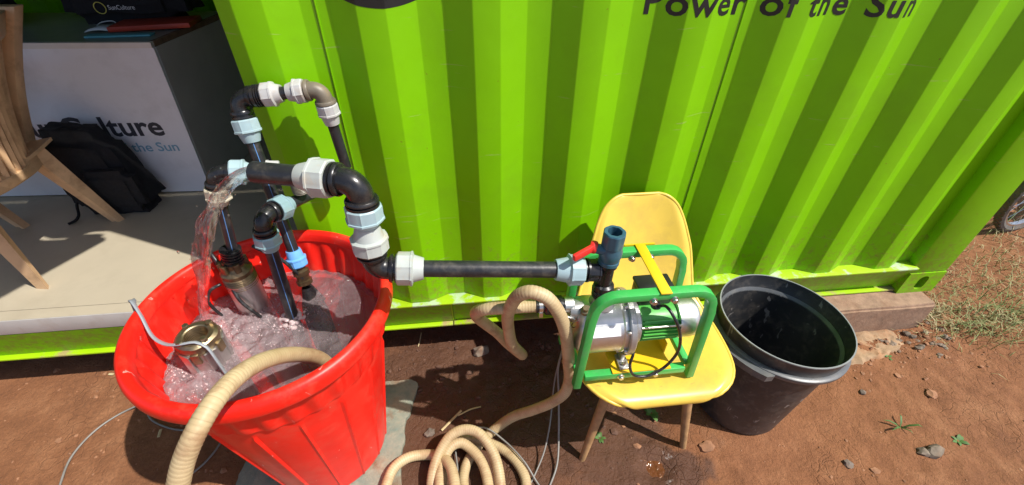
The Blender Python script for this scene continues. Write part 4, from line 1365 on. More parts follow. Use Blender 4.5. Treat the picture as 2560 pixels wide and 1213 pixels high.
def shellpt(i, k, s):
    c = pcv[i]
    w = c.z
    a, b = pcv[max(0, i - 1)], pcv[min(NU, i + 1)]
    tng = Vector((0, b.x - a.x, b.y - a.y)).normalized()
    nrm = Vector((0, -tng.z, tng.y))             # faces sitter (up / forward)
    u = 2 * k / NV - 1
    u = math.sin(u * math.pi / 2)
    f = i / NU
    sm_ = min(1, f / 0.36)
    curl = 0.040 * sm_ * sm_ * (3 - 2 * sm_) * (0.7 + 0.5 * math.exp(-((f - 0.5) / 0.16) ** 2))
    if f > 0.80: curl *= max(0, 1 - (f - 0.80) / 0.2)
    lipout = -0.012 * max(0, abs(u) - 0.88) / 0.12 * min(1, max(0, (0.93 - f) / 0.12))
    xc = SX - 0.020 + 0.032 * min(1, max(0, (f - 0.42) / 0.3))
    return Vector((xc + u * w, c.x, c.y)) + nrm * (curl * abs(u) ** 2.2 + lipout - 0.006 * s)
g = G()
for s in (0, 1):
    for i in range(NU + 1):
        for k in range(NV + 1):
            g.v.append(shellpt(i, k, s))
m_ = NV + 1
o_ = (NU + 1) * m_
for i in range(NU):
    for k in range(NV):
        a = i * m_ + k
        g.f += [(a, a + 1, a + m_ + 1, a + m_), (o_ + a, o_ + a + m_, o_ + a + m_ + 1, o_ + a + 1)]
for i in range(NU):
    a, b = i * m_, (i + 1) * m_
    g.f.append((a, b, o_ + b, o_ + a))
    a, b = a + NV, b + NV
    g.f.append((a, o_ + a, o_ + b, b))
for k in range(NV):
    g.f.append((k, o_ + k, o_ + k + 1, k + 1))
    a = NU * m_ + k
    g.f.append((a, a + 1, o_ + a + 1, o_ + a))
mk('shell', g, m_yellow, yc, angle=70)
edge = [shellpt(0, k, 0.5) for k in range(NV + 1)] + [shellpt(i, NV, 0.5) for i in range(1, NU + 1)] + [shellpt(NU, k, 0.5) for k in range(NV - 1, -1, -1)] + [shellpt(i, 0, 0.5) for i in range(NU - 1, 0, -1)]
edge.append(edge[0])
mk('rolled_edge', tube(edge, 0.0055, 8, caps=False), m_yellow, yc, angle=70)
for (tx, ty, fx, fy) in ((0.875, -0.42, 0.792, -0.500), (1.115, -0.42, 1.166, -0.497), (0.885, -0.22, 0.81, -0.10), (1.105, -0.22, 1.165, -0.095)):
    a, b = Vector((tx, ty, 0.425)), Vector((fx, fy, gh(fx, fy) - 0.004))
    n = 6
    lg = mk('leg', tube([a.lerp(b, k / n) for k in range(n + 1)], [0.0165, 0.017, 0.0168, 0.016, 0.0145, 0.013, 0.0115], 16), m_wood, yc)
for (a, b) in (((0.84, -0.45, 0.30), (1.125, -0.21, 0.405)), ((1.13, -0.45, 0.30), (0.85, -0.21, 0.41)), ((0.85, -0.42, 0.40), (1.12, -0.42, 0.40)), ((0.86, -0.24, 0.40), (1.11, -0.24, 0.40))):
    mk('brace', straight(a, b, 0.005, 8), m_blackplastic, yc)

# ------------------------------------------------------------------ surface pump in its green carrying frame
sp = thing('surface_pump', 'stainless jet pump with finned green motor in a green tubular frame', 'pump', (0.89, -0.41, 0.45))
YF, YB = -0.494, -0.335
ZS = 0.462
def hoop(y, x0, x1, xf0, xf1, z0a, z0b, ztop, name):
    r = 0.055
    pts = [Vector((xf0, y, z0a)), Vector((x0 + (xf0 - x0) * 0.2, y, ztop - r - 0.02))]
    for k in range(7):
        a = math.pi - k * math.pi / 12
        pts.append(Vector((x0 + r + r * math.cos(a), y, ztop - r + r * math.sin(a))))
    for k in range(7):
        a = math.pi / 2 - k * math.pi / 12
        pts.append(Vector((x1 - r + r * math.cos(a), y, ztop - r + r * math.sin(a))))
    pts += [Vector((x1 + (xf1 - x1) * 0.2, y, ztop - r - 0.02)), Vector((xf1, y, z0b))]
    g = G()
    hw, hd = 0.0105, 0.0125
    n = len(pts)
    for i, p in enumerate(pts):
        t = (pts[min(i + 1, n - 1)] - pts[max(i - 1, 0)]).normalized()
        nr = Vector((-t.z, 0, t.x))
        for (a, b) in ((-1, -1), (1, -1), (1, 1), (-1, 1)):
            g.v.append(p + nr * a * hw + Vector((0, b * hd, 0)))
    for i in range(n - 1):
        for j in range(4):
            g.f.append((i * 4 + j, i * 4 + (j + 1) % 4, i * 4 + 4 + (j + 1) % 4, i * 4 + 4 + j))
    g.f += [(3, 2, 1, 0), tuple(4 * (n - 1) + j for j in range(4))]
    return mk(name, g, m_framegreen, sp, bevel=0.002, angle=30)
hoop(YF, 0.735, 1.036, 0.723, 1.060, 0.452, ZS - 0.006, 0.806, 'frame_hoop')
hoop(YB, 0.728, 1.030, 0.716, 1.052, 0.452, ZS, 0.806, 'frame_hoop')
for y in (YF, YB):
    mk('cross_bar', box((0.888, y, 0.494), (0.292, 0.022, 0.022)), m_framegreen, sp, bevel=0.002)
mk('side_bar', box((0.728, (YF + YB) / 2, 0.494), (0.020, YB - YF - 0.026, 0.020)), m_framegreen, sp, bevel=0.002)
mk('side_bar', box((1.050, (YF + YB) / 2, 0.494), (0.020, YB - YF - 0.026, 0.020)), m_framegreen, sp, bevel=0.002)
mk('base_plate', box((0.905, (YF + YB) / 2, 0.5075), (0.17, YB - YF + 0.02, 0.004)), m_yplate, sp)
mk('base_plate', box((0.99, -0.40, 0.53), (0.004, 0.10, 0.04)), m_yplate, sp)
mk('top_strap', box((0.900, (YF + YB) / 2, 0.819), (0.028, YB - YF + 0.03, 0.004)), m_yplate, sp, bevel=0.001)
mk('strap_flange', box((0.900, YB + 0.0155, 0.804), (0.085, 0.004, 0.032)), m_yplate, sp)
mk('strap_flange', box((0.90, (YF + YB) / 2, 0.811), (0.004, YB - YF + 0.02, 0.014)), m_yplate, sp)
for (x, y, z, d) in ((0.873, YF - 0.012, 0.796, -1), (0.925, YF - 0.012, 0.796, -1), (0.873, YB - 0.013, 0.796, -1), (0.925, YB - 0.013, 0.796, -1), (0.845, YF - 0.011, 0.494, -1), (0.945, YF - 0.011, 0.494, -1)):
    mk('bolt', lathe([(0.0, 0.010), (0.006, 0.010), (0.0072, 0.008), (0.0072, 0.002), (0.010, 0.002), (0.010, 0), (0.0, 0)], (x, y, z), (0, d, 0), 12), m_chrome, sp, angle=30)
# motor and pump, axis along x
PA = Vector((0.0, -0.415, 0.624))
X = Vector((1, 0, 0))
pump = mk('pump_body', lathe([(0, 0.708), (0.044, 0.709), (0.068, 0.718), (0.078, 0.734), (0.0795, 0.752), (0.079, 0.832), (0.083, 0.836), (0.083, 0.850)], PA, X, 48), m_steel, sp, angle=40)
mk('pump_flange', lathe([(0.06, 0.846), (0.092, 0.846), (0.094, 0.849), (0.094, 0.862), (0.092, 0.865), (0.05, 0.866)], PA, X, 48), m_cast, sp, angle=30)
mk('motor_flange', lathe([(0.05, 0.8665), (0.066, 0.867), (0.064, 0.886), (0.052, 0.893), (0.04, 0.893)], PA, X, 40), m_cast, sp, angle=30)
for k in range(8):
    a = 2 * math.pi * k / 8 + 0.3
    c = PA + Vector((0.8465, 0.0885 * math.cos(a), 0.0885 * math.sin(a)))
    mk('flange_bolt', lathe([(0, 0.009), (0.004, 0.009), (0.005, 0.007), (0.005, 0), (0, 0)], c, (-1, 0, 0), 8), m_chrome, pump, angle=30)
mk('nameplate', box((0.785, -0.4835, 0.6665), (0.075, 0.002, 0.028), M=Matrix.Rotation(R(-32), 3, 'X')), m_white, pump)
mk('motor_body', lathe([(0.04, 0.892), (0.0485, 0.892), (0.0485, 1.000), (0.04, 1.000)], PA, X, 40), m_motor, sp)
for k in range(26):
    a = 2 * math.pi * k / 26
    u = Vector((0, math.cos(a), math.sin(a)))
    if math.sin(a) > 0.80: continue
    mk('cooling_fin', bar(PA + X * 0.897 + u * 0.0525, PA + X * 0.998 + u * 0.0525, 0.0032, 0.013, up=u), m_motor, sp)
mk('fan_cover', lathe([(0.05, 0.998), (0.0575, 1.000), (0.058, 1.040), (0.056, 1.052), (0.048, 1.060), (0.0, 1.062)], PA, X, 40), m_steel, sp)
mk('terminal_box', box((0.940, -0.378, 0.694), (0.095, 0.062, 0.045)), m_blackplastic, sp, bevel=0.006)
mk('terminal_lid', box((0.940, -0.378, 0.7225), (0.101, 0.068, 0.012)), m_blackplastic, sp, bevel=0.004)
mk('through_rod', straight(PA + Vector((0.886, -0.057, 0.030)), PA + Vector((1.0, -0.057, 0.030)), 0.003, 8), m_chrome, sp)
mk('foot', G().add(box((0.856, -0.472, 0.514), (0.030, 0.050, 0.008))).add(box((0.856, -0.425, 0.53), (0.012, 0.09, 0.04))), m_cast, sp, bevel=0.002)
mk('foot_bolt', lathe([(0, 0.010), (0.006, 0.010), (0.007, 0.008), (0.007, 0), (0, 0)], (0.856, -0.484, 0.518), (0, 0, 1), 8), m_chrome, sp, angle=30)
mk('suction_boss', lathe([(0.03, 0), (0.028, 0.03), (0.026, 0.036), (0.0, 0.036)], (0.732, -0.41, 0.678), (-1, 0, 0.12), 28), m_cast, sp)
mk('top_plug', lathe([(0.0, 0.016), (0.008, 0.016), (0.009, 0.013), (0.009, 0.006), (0.014, 0.005), (0.018, -0.012)], (0.738, -0.435, 0.70), (-0.2, -0.25, 1), 12), m_brass, sp, angle=30)
mk('discharge_boss', lathe([(0.036, 0), (0.030, 0.016), (0.027, 0.026), (0.014, 0.028)], (0.786, -0.411, 0.698), (0, 0, 1), 28), m_cast, sp)
# camlock coupling on the suction side
cl = mk('camlock', lathe([(0.014, 0), (0.021, 0), (0.021, 0.028), (0.027, 0.030), (0.027, 0.058), (0.024, 0.060), (0.024, 0.074), (0.018, 0.078), (0.018, 0.10), (0.01, 0.10)], (0.708, -0.405, 0.694), (-1, 0, 0.05), 28), m_fit, sp, angle=30)
mk('steel_sleeve', lathe([(0.018, 0.0), (0.0225, 0.0), (0.0225, 0.024), (0.018, 0.024)], (0.7085, -0.405, 0.694), (-1, 0, 0.05), 28), m_steel, cl, angle=30)
mk('lever', bar((0.668, -0.432, 0.688), (0.708, -0.442, 0.672), 0.006, 0.014), m_steel, cl, bevel=0.002)
mk('ring', tube([(0.712 + 0.0125 * math.cos(a), -0.447 + 0.003 * math.cos(a), 0.664 + 0.0125 * math.sin(a)) for a in [2 * math.pi * k / 24 for k in range(25)]], 0.0015, 8, caps=False), m_brass, cl)
# discharge tee, ball valve and its lever
tee = mk('discharge_tee', G().add(lathe([(0.012, -0.086), (0.024, -0.086), (0.028, -0.082), (0.028, -0.074), (0.025, -0.073), (0.028, -0.071), (0.029, -0.060), (0.026, -0.058), (0.028, -0.056), (0.026, -0.044), (0.0185, -0.040), (0.0185, 0.018), (0.024, 0.020), (0.024, 0.03), (0.01, 0.031)], TEE + Vector((0.002, -0.004, 0)), (0, 0, 1), 28)).add(straight(TEE - dl_ * 0.05, TEE, 0.0175, 24)), m_fit, sp, angle=30)
valve = mk('ball_valve', lathe([(0.016, 0), (0.0265, 0.001), (0.0265, 0.010), (0.025, 0.012), (0.0285, 0.026), (0.0285, 0.040), (0.0245, 0.050), (0.0245, 0.054), (0.0265, 0.056), (0.0268, 0.092), (0.0250, 0.095), (0.0175, 0.095), (0.0165, 0.06), (0.0, 0.058)], TEE + Vector((0.002, -0.004, 0.030)), (0.02, 0.0, 1), 48, lambda a, t: (1 + 0.03 * math.cos(8 * a)) if t > 0.055 else 1.0), m_valve, sp, angle=25)
hub = TEE + Vector((-0.006, -0.012, 0.072))
mk('valve_stem', lathe([(0.013, 0), (0.013, 0.028), (0.010, 0.034), (0, 0.034)], hub, (-0.9, 0.35, 0.1), 20), m_valve, valve)
h0 = hub + Vector((-0.030, 0.013, 0.004))
mk('lever_hub', lathe([(0, -0.004), (0.014, -0.004), (0.016, 0.0), (0.016, 0.008), (0.013, 0.013), (0, 0.013)], h0, (-0.9, 0.35, 0.1), 20), m_redlever, valve)
lv_ = mk('lever', bar(h0 + Vector((-0.006, -0.004, 0.004)), h0 + Vector((-0.060, -0.030, -0.004)), 0.012, 0.018), m_redlever, valve, bevel=0.003)
# motor lead
mk('power_lead', tube(catmull([(0.930, -0.440, 0.700), (0.934, -0.475, 0.735), (0.950, -0.505, 0.715), (0.977, -0.512, 0.648), (0.983, -0.512, 0.585), (0.958, -0.513, 0.525), (0.917, -0.513, 0.495), (0.878, -0.512, 0.505), (0.862, -0.506, 0.545), (0.867, -0.497, 0.585), (0.868, -0.478, 0.602)], 0.008), 0.0042, 10), m_blackcable, sp)
mk('cable_gland', lathe([(0, -0.004), (0.012, -0.004), (0.013, 0.004), (0.009, 0.016), (0.0, 0.016)], (0.928, -0.432, 0.698), (0.1, -0.9, 0.55), 16), m_blackplastic, sp)
mk('cable_gland', lathe([(0, 0), (0.012, 0), (0.012, 0.014), (0.007, 0.02), (0.0, 0.02)], (0.868, -0.470, 0.607), (0.0, -0.8, -0.4), 16), m_blackplastic, sp)

# ------------------------------------------------------------------ ribbed suction hose (one long hose)
hose_pts = [(0.630, -0.404, 0.699), (0.591, -0.402, 0.698), (0.534, -0.40, 0.697), (0.479, -0.39, 0.687), (0.452, -0.362, 0.647), (0.457, -0.33, 0.587), (0.514, -0.30, 0.478), (0.548, -0.285, 0.404), (0.583, -0.280, 0.348), (0.594, -0.312, 0.372), (0.556, -0.345, 0.473), (0.540, -0.365, 0.584), (0.536, -0.392, 0.66), (0.541, -0.42, 0.727), (0.557, -0.438, 0.778), (0.584, -0.452, 0.801), (0.618, -0.462, 0.792), (0.644, -0.470, 0.760), (0.668, -0.472, 0.702), (0.688, -0.464, 0.616), (0.708, -0.445, 0.497), (0.727, -0.420, 0.365), (0.718, -0.425, 0.308), (0.684, -0.423, 0.26), (0.627, -0.399, 0.18), (0.56, -0.377, 0.11), (0.502, -0.376, 0.045), (0.461, -0.394, 0.020), (0.409, -0.447, 0.018), (0.384, -0.491, 0.018), (0.376, -0.543, 0.018),
    (0.40, -0.62, 0.018), (0.47, -0.665, 0.018), (0.55, -0.645, 0.018),
    (0.583, -0.571, 0.018), (0.570, -0.511, 0.018), (0.529, -0.454, 0.018), (0.479, -0.424, 0.022), (0.424, -0.410, 0.040), (0.354, -0.405, 0.045), (0.318, -0.437, 0.035), (0.306, -0.497, 0.022), (0.306, -0.56, 0.020),
    (0.33, -0.66, 0.03), (0.40, -0.68, 0.052), (0.45, -0.64, 0.055),
    (0.457, -0.572, 0.055), (0.441, -0.499, 0.055), (0.411, -0.455, 0.058), (0.372, -0.430, 0.068), (0.338, -0.440, 0.068), (0.312, -0.48, 0.055), (0.300, -0.56, 0.055),
    (0.33, -0.70, 0.055), (0.42, -0.74, 0.05), (0.49, -0.68, 0.05),
    (0.496, -0.574, 0.060), (0.490, -0.514, 0.075), (0.471, -0.463, 0.090), (0.437, -0.422, 0.104), (0.391, -0.403, 0.104), (0.343, -0.413, 0.096), (0.305, -0.450, 0.075), (0.280, -0.504, 0.055), (0.272, -0.58, 0.028),
    (0.29, -0.69, 0.020), (0.335, -0.70, 0.03), (0.352, -0.65, 0.075),
    (0.352, -0.580, 0.090), (0.338, -0.513, 0.080), (0.303, -0.462, 0.050), (0.245, -0.436, 0.024), (0.185, -0.444, 0.030), (0.145, -0.473, 0.032), (0.124, -0.525, 0.030),
    (0.11, -0.62, 0.026), (0.06, -0.74, 0.022), (-0.05, -0.84, 0.020), (-0.17, -0.86, 0.05), (-0.21, -0.84, 0.2), (-0.185, -0.83, 0.42), (-0.14, -0.825, 0.58),
    (-0.101, -0.822, 0.685), (-0.056, -0.815, 0.781), (-0.037, -0.796, 0.824), (-0.015, -0.771, 0.860), (-0.002, -0.732, 0.872), (0.005, -0.68, 0.860), (0.012, -0.616, 0.822), (0.024, -0.556, 0.768), (0.039, -0.508, 0.708), (0.052, -0.462, 0.629), (0.057, -0.438, 0.547), (0.058, -0.425, 0.47)]
hp = catmull(hose_pts, 0.0022)
# even spacing
out, acc = [hp[0]], 0.0
STEP = 0.0023
for a, b in zip(hp[:-1], hp[1:]):
    L = (b - a).length
    while acc + L >= STEP and L > 1e-9:
        a = a.lerp(b, (STEP - acc) / L)
        L = (b - a).length
        out.append(a)
        acc = 0
    acc += L
hp = out
PIT = 0.0080
hr = [0.0173 + 0.00032 * math.cos(2 * math.pi * i * STEP / PIT) for i in range(len(hp))]
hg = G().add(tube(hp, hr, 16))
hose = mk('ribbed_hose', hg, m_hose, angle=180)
tag(hose, 'long cream ribbed suction hose looping from the pump over the ground into the tub', 'hose')
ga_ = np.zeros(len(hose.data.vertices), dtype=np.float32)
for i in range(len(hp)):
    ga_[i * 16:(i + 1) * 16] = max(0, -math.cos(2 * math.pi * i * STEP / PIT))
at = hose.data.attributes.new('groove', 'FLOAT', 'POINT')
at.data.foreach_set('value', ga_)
mk('hose_clamp', G().add(lathe([(0.0165, 0), (0.0195, 0), (0.0195, 0.010), (0.0165, 0.010)], (0.626, -0.404, 0.699), (-1, 0, 0), 24)).add(box((0.621, -0.42, 0.682), (0.010, 0.008, 0.016))), m_chrome, hose, angle=30)

# ------------------------------------------------------------------ cables
def cable(name, pts, r, m, label, flat=1.0, ground=False):
    if ground:
        pts = [(x, y, max(z, gh(x, y) + r * 0.8)) for x, y, z in pts]
    o = mk(name, tube(catmull(pts, 0.012), r, 8, flat=flat), m, angle=180)
    return tag(o, label, 'cable')
cable('cable', [(0.735, -0.30, 0.40), (0.725, -0.30, 0.298), (0.712, -0.32, 0.2), (0.69, -0.401, 0.08), (0.659, -0.474, 0.03), (0.623, -0.528, 0.006), (0.596, -0.568, 0.006), (0.55, -0.66, 0.006)], 0.0030, m_cable, 'thin grey cable hanging beside the hose, the left one of the two below the pump', ground=True)
cable('cable', [(0.735, -0.305, 0.40), (0.724, -0.305, 0.26), (0.721, -0.353, 0.2), (0.719, -0.424, 0.06), (0.698, -0.515, 0.02), (0.663, -0.575, 0.006), (0.60, -0.66, 0.006)], 0.0036, m_cable, 'dark grey cable hanging from the pump frame, right one of the two beside the hose', ground=True)
cable('cable', [(0.36, -0.54, 0.012), (0.356, -0.48, 0.018), (0.353, -0.422, 0.024), (0.383, -0.376, 0.03), (0.455, -0.376, 0.055), (0.523, -0.426, 0.045), (0.585, -0.505, 0.04), (0.625, -0.571, 0.010), (0.68, -0.65, 0.008)], 0.0030, m_cable, 'grey cable lying across the coiled hose on the ground', ground=True)
cable('cable', [(-0.90, -0.52, 0.006), (-0.951, -0.397, 0.005), (-0.976, -0.298, 0.005), (-0.953, -0.205, 0.005), (-0.894, -0.14, 0.005), (-0.819, -0.129, 0.02), (-0.784, -0.177, 0.006), (-0.682, -0.23, 0.005), (-0.52, -0.262, 0.006), (-0.486, -0.29, 0.006), (-0.504, -0.363, 0.006), (-0.541, -0.412, 0.006), (-0.60, -0.50, 0.006)], 0.0034, m_cable, 'thin grey cable curving over the bare soil left of the tub', ground=True)
flat_pts = catmull([(-0.42, -0.20, 0.30), (-0.442, -0.26, 0.45), (-0.447, -0.29, 0.60), (-0.436, -0.30, 0.690), (-0.425, -0.302, 0.722), (-0.404, -0.325, 0.739), (-0.378, -0.355, 0.722), (-0.345, -0.398, 0.690), (-0.300, -0.428, 0.690), (-0.258, -0.442, 0.701), (-0.222, -0.440, 0.702), (-0.200, -0.446, 0.688), (-0.189, -0.456, 0.655), (-0.184, -0.46, 0.58)], 0.012)
g = G()
n = len(flat_pts)
for i, p in enumerate(flat_pts):
    t = (flat_pts[min(i + 1, n - 1)] - flat_pts[max(i - 1, 0)]).normalized()
    w = Vector((0.35, -0.75, 0.55)) if i > n * 0.42 else Vector((0.2, -1.0, 0.1))
    w = (w - t * w.dot(t)).normalized()
    nn = t.cross(w)
    for k in range(10):
        a = 2 * math.pi * k / 10
        g.v.append(p + w * 0.0085 * math.cos(a) + nn * 0.0032 * math.sin(a))
for i in range(n - 1):
    for k in range(10):
        g.f.append((i * 10 + k, i * 10 + (k + 1) % 10, i * 10 + 10 + (k + 1) % 10, i * 10 + 10 + k))
o = mk('flat_cable', g, m_flatcable, angle=180)
tag(o, 'flat grey cable draped over the tub rim to the brass topped pump', 'cable')
cable('pump_cable', [(-0.29, -0.13, 0.60), (-0.288, -0.15, 0.70), (-0.268, -0.18, 0.775), (-0.235, -0.215, 0.735), (-0.20, -0.262, 0.66), (-0.165, -0.27, 0.60), (-0.15, -0.27, 0.55)], 0.0050, m_blackcable, 'black cable slung across the front of the upright stainless pump')
cable('pump_cable', [(-0.245, -0.235, 0.700), (-0.272, -0.245, 0.690), (-0.290, -0.25, 0.655), (-0.285, -0.25, 0.615), (-0.26, -0.255, 0.57)], 0.0045, m_blackcable, 'short black cable loop at the left side of the upright stainless pump')
cable('pump_cable', [(-0.14, -0.20, 0.80), (-0.12, -0.195, 0.775), (-0.09, -0.185, 0.735), (-0.055, -0.185, 0.665), (-0.035, -0.175, 0.60), (-0.02, -0.17, 0.55)], 0.0050, m_blackcable, 'grey black cable running down to the pump at the back of the tub')

# ------------------------------------------------------------------ black bin
bn = thing('bin', 'empty dark grey plastic bin beside the yellow chair', 'bin', (1.455, -0.325, 0))
BC = Vector((1.455, -0.325, 0.0))
tilt = Vector((0.035, 0.0, 1)).normalized()
BH = 0.470
mk('body', lathe([(0, 0.004), (0.155, 0.004), (0.163, 0.010), (0.192, BH - 0.062), (0.192, BH - 0.060), (0.186, BH - 0.060), (0.157, 0.016), (0, 0.014)], BC, tilt, 72), m_bin, bn)
mk('lip', lathe([(0.190, BH - 0.072), (0.213, BH - 0.070), (0.216, BH - 0.064), (0.216, BH - 0.054), (0.210, BH - 0.050), (0.198, BH - 0.050)], BC, tilt, 72), m_binlip, bn)
mk('rim', lathe([(0.1925, BH - 0.066), (0.201, BH - 0.052), (0.2055, BH - 0.002), (0.2055, BH + 0.001), (0.2025, BH + 0.001), (0.1975, BH - 0.05), (0.186, BH - 0.064)], BC, tilt, 72), m_bin, bn)
mk('rim_highlight', lathe([(0.2022, BH), (0.2022, BH + 0.0025), (0.2060, BH + 0.0025), (0.2064, BH - 0.001)], BC, tilt, 72), m_rimhighlight, bn)  # thin pale ring added as the highlight line along the rim
mk('inner_step', lathe([(0.1965, BH - 0.052), (0.1940, BH - 0.050), (0.189, BH - 0.056), (0.1855, BH - 0.062)], BC, tilt, 72), m_binlip, bn)
for a in (215, 35):
    u = Vector((math.cos(R(a)), math.sin(R(a)), 0)); w = Vector((-u.y, u.x, 0))
    g = G()
    for k in range(9):
        b = R(a) + R(-20 + 5 * k)
        q = Vector((math.cos(b), math.sin(b), 0))
        r_ = 0.216 + (0.020 if 1 <= k <= 7 else 0.004)
        for rr, zz in ((0.214, BH - 0.056), (r_, BH - 0.058), (r_, BH - 0.082), (r_ - 0.006, BH - 0.082), (r_ - 0.006, BH - 0.066), (0.205, BH - 0.068)):
            p = BC + q * rr + Vector((0, 0, zz))
            p.x += 0.035 * zz; p.z -= 0.035 * q.x * rr
            g.v.append(p)
    for k in range(8):
        for j in range(6):
            g.f.append((k * 6 + j, k * 6 + (j + 1) % 6, k * 6 + 6 + (j + 1) % 6, k * 6 + 6 + j))
    g.f += [tuple(range(5, -1, -1)), tuple(48 + j for j in range(6))]
    mk('handle', g, m_binlip, bn, angle=35)

# ------------------------------------------------------------------ bicycle behind the container corner
bk = thing('bicycle', 'parked bicycle with knobbly tyre behind the container corner', 'bicycle', (3.6, 0.53, 0))
def wheel(c, ax, Rw=0.335):
    c = Vector(c)
    x, y, z = frame(ax)
    w = mk('wheel', lathe([(Rw - 0.052, -0.012), (Rw - 0.040, -0.013), (Rw - 0.036, -0.011), (Rw - 0.036, 0.011), (Rw - 0.040, 0.013), (Rw - 0.052, 0.012)], c, ax, 72, closed=True), m_alu, bk)
    ty = G().add(lathe([(Rw - 0.04, -0.014), (Rw - 0.022, -0.024), (Rw - 0.006, -0.020), (Rw - 0.002, 0), (Rw - 0.006, 0.020), (Rw - 0.022, 0.024), (Rw - 0.04, 0.014)], c, ax, 72, closed=True))
    for k in range(90):
        a = 2 * math.pi * k / 90
        u = x * math.cos(a) + y * math.sin(a)
        for s in (-0.014, 0.0, 0.014):
            if (k % 2 == 0) == (s == 0): continue
            ty.add(bar(c + u * (Rw - 0.008) + z * s, c + u * (Rw + 0.003 - abs(s) * 0.25) + z * s, 0.010, 0.010, up=z))
    mk('tyre', ty, m_rubber, w, angle=30)
    for k in range(28):
        a = 2 * math.pi * k / 28
        b = a + (0.35 if k % 4 < 2 else -0.35)
        s = 0.03 if k % 2 else -0.03
        mk('spoke', straight(c + z * s + (x * math.cos(b) + y * math.sin(b)) * 0.02, c + (x * math.cos(a) + y * math.sin(a)) * (Rw - 0.05), 0.0013, 5), m_alu, w)
    mk('hub', lathe([(0, -0.05), (0.012, -0.05), (0.025, -0.035), (0.016, -0.028), (0.016, 0.028), (0.025, 0.035), (0.012, 0.05), (0, 0.05)], c, ax, 16), m_alu, w)
BX = Vector((0.985, 0.17, 0)).normalized(); BN = Vector((-0.17, 0.985, 0.06)).normalized()
W1 = Vector((3.75, 0.555, 0.335)); W2 = W1 + BX * 1.02
wheel(W1, BN); wheel(W2, BN)
bu = BX.cross(BN) * -1
bu = Vector((0, 0, 1))
bb = W1 + BX * 0.43 - bu * 0.05
st = W1 + BX * 0.30 + bu * 0.42
hd = W1 + BX * 0.80 + bu * 0.40
hb = W1 + BX * 0.84 + bu * 0.28
mk('frame', G().add(straight(bb, st, 0.016, 12)).add(straight(bb, hb, 0.019, 12)).add(straight(st - bu * 0.03, hd, 0.016, 12)).add(straight(hd + bu * 0.03, hb - bu * 0.03, 0.019, 12)).add(straight(bb, W1 + BN * 0.06, 0.010, 8)).add(straight(bb, W1 - BN * 0.06, 0.010, 8)).add(straight(st, W1 + BN * 0.06, 0.009, 8)).add(straight(st, W1 - BN * 0.06, 0.009, 8)), m_bike, bk)
mk('fork', G().add(straight(hb, W2 + BN * 0.055, 0.012, 10)).add(straight(hb, W2 - BN * 0.055, 0.012, 10)), m_bike, bk)
mk('saddle', soft_box(st + bu * 0.14, (0.26, 0.13, 0.06), 3, 0.004, rotz=0.17), m_blackplastic, bk)
mk('seat_post', straight(st, st + bu * 0.14, 0.013, 10), m_alu, bk)
mk('handlebar', tube(catmull([hd + bu * 0.16 - BN * 0.3, hd + bu * 0.17 - BN * 0.1, hd + bu * 0.15, hd + bu * 0.17 + BN * 0.1, hd + bu * 0.16 + BN * 0.3], 0.03), 0.012, 10), m_alu, bk)
mk('stem', straight(hd, hd + bu * 0.15, 0.013, 10), m_alu, bk)
mk('chainring', lathe([(0.02, 0), (0.085, 0), (0.09, 0.003), (0.02, 0.004)], bb - BN * 0.05, BN, 32), m_alu, bk)
mk('kickstand', straight(W1 + BX * 0.06 - BN * 0.03, Vector((W1.x + 0.1, W1.y - 0.2, 0.0)), 0.007, 8), m_alu, bk)

# ------------------------------------------------------------------ loose stones, clods, straw, weeds, grass
def rock(x, y, s, m, label, seed, rz=0.0, name='stone', cat='stone'):
    c = Vector((x, y, gh(x, y) + s[2] * 0.28))
    V, F = ico2_v, ico2_f
    g = G()
    M = Matrix.Rotation(rz, 3, 'Z')
    for v in V:
        n = fb(v.x * 1.5 + seed * 7, v.y * 1.5 + v.z * 2.1, 1.3, 3) * 1.3
        q = Vector((round(v.x * 2.2) / 2.2 * 0.4 + v.x * 0.6, round(v.y * 2.2) / 2.2 * 0.4 + v.y * 0.6, v.z)) * (1 + n)
        g.v.append(c + M @ Vector((q.x * s[0], q.y * s[1], q.z * s[2])))
    g.f = F
    return tag(mk(name, g, m, angle=24), label, cat, 'loose stones on the soil')
rock(2.06, -0.612, (0.034, 0.022, 0.020), m_stonegrey, 'angular grey brown stone, larger of the pair at far right', 1, 0.3)
rock(2.018, -0.612, (0.016, 0.018, 0.015), m_stonegrey, 'small dark grey stone touching the larger stone at far right', 2, 1.0)
rock(0.257, -0.346, (0.018, 0.014, 0.011), m_stone, 'reddish stone lying between the tub and the coiled hose', 3, 0.6)
rock(1.25, -0.507, (0.028, 0.020, 0.012), m_clod, 'flat ochre soil lump beside the right front chair leg', 4, 0.2, 'clod', 'clod')
rock(0.469, -0.006, (0.038, 0.026, 0.03), m_stonegrey, 'pale grey stone in the shadow under the container rail', 5, 0.2)
rock(1.72, -0.622, (0.018, 0.014, 0.009), m_stone, 'brown stone on the cracked soil in front of the bin', 6, 0.2)
rock(1.99, -0.36, (0.012, 0.010, 0.008), m_stone, 'small brown stone on open soil right of the bin', 7, 0.9)
rock(2.26, -0.40, (0.026, 0.02, 0.010), m_clod, 'low orange clod on open soil near the right edge', 8, 0.4, 'clod', 'clod')
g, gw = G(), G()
cr_ = random.Random(11)
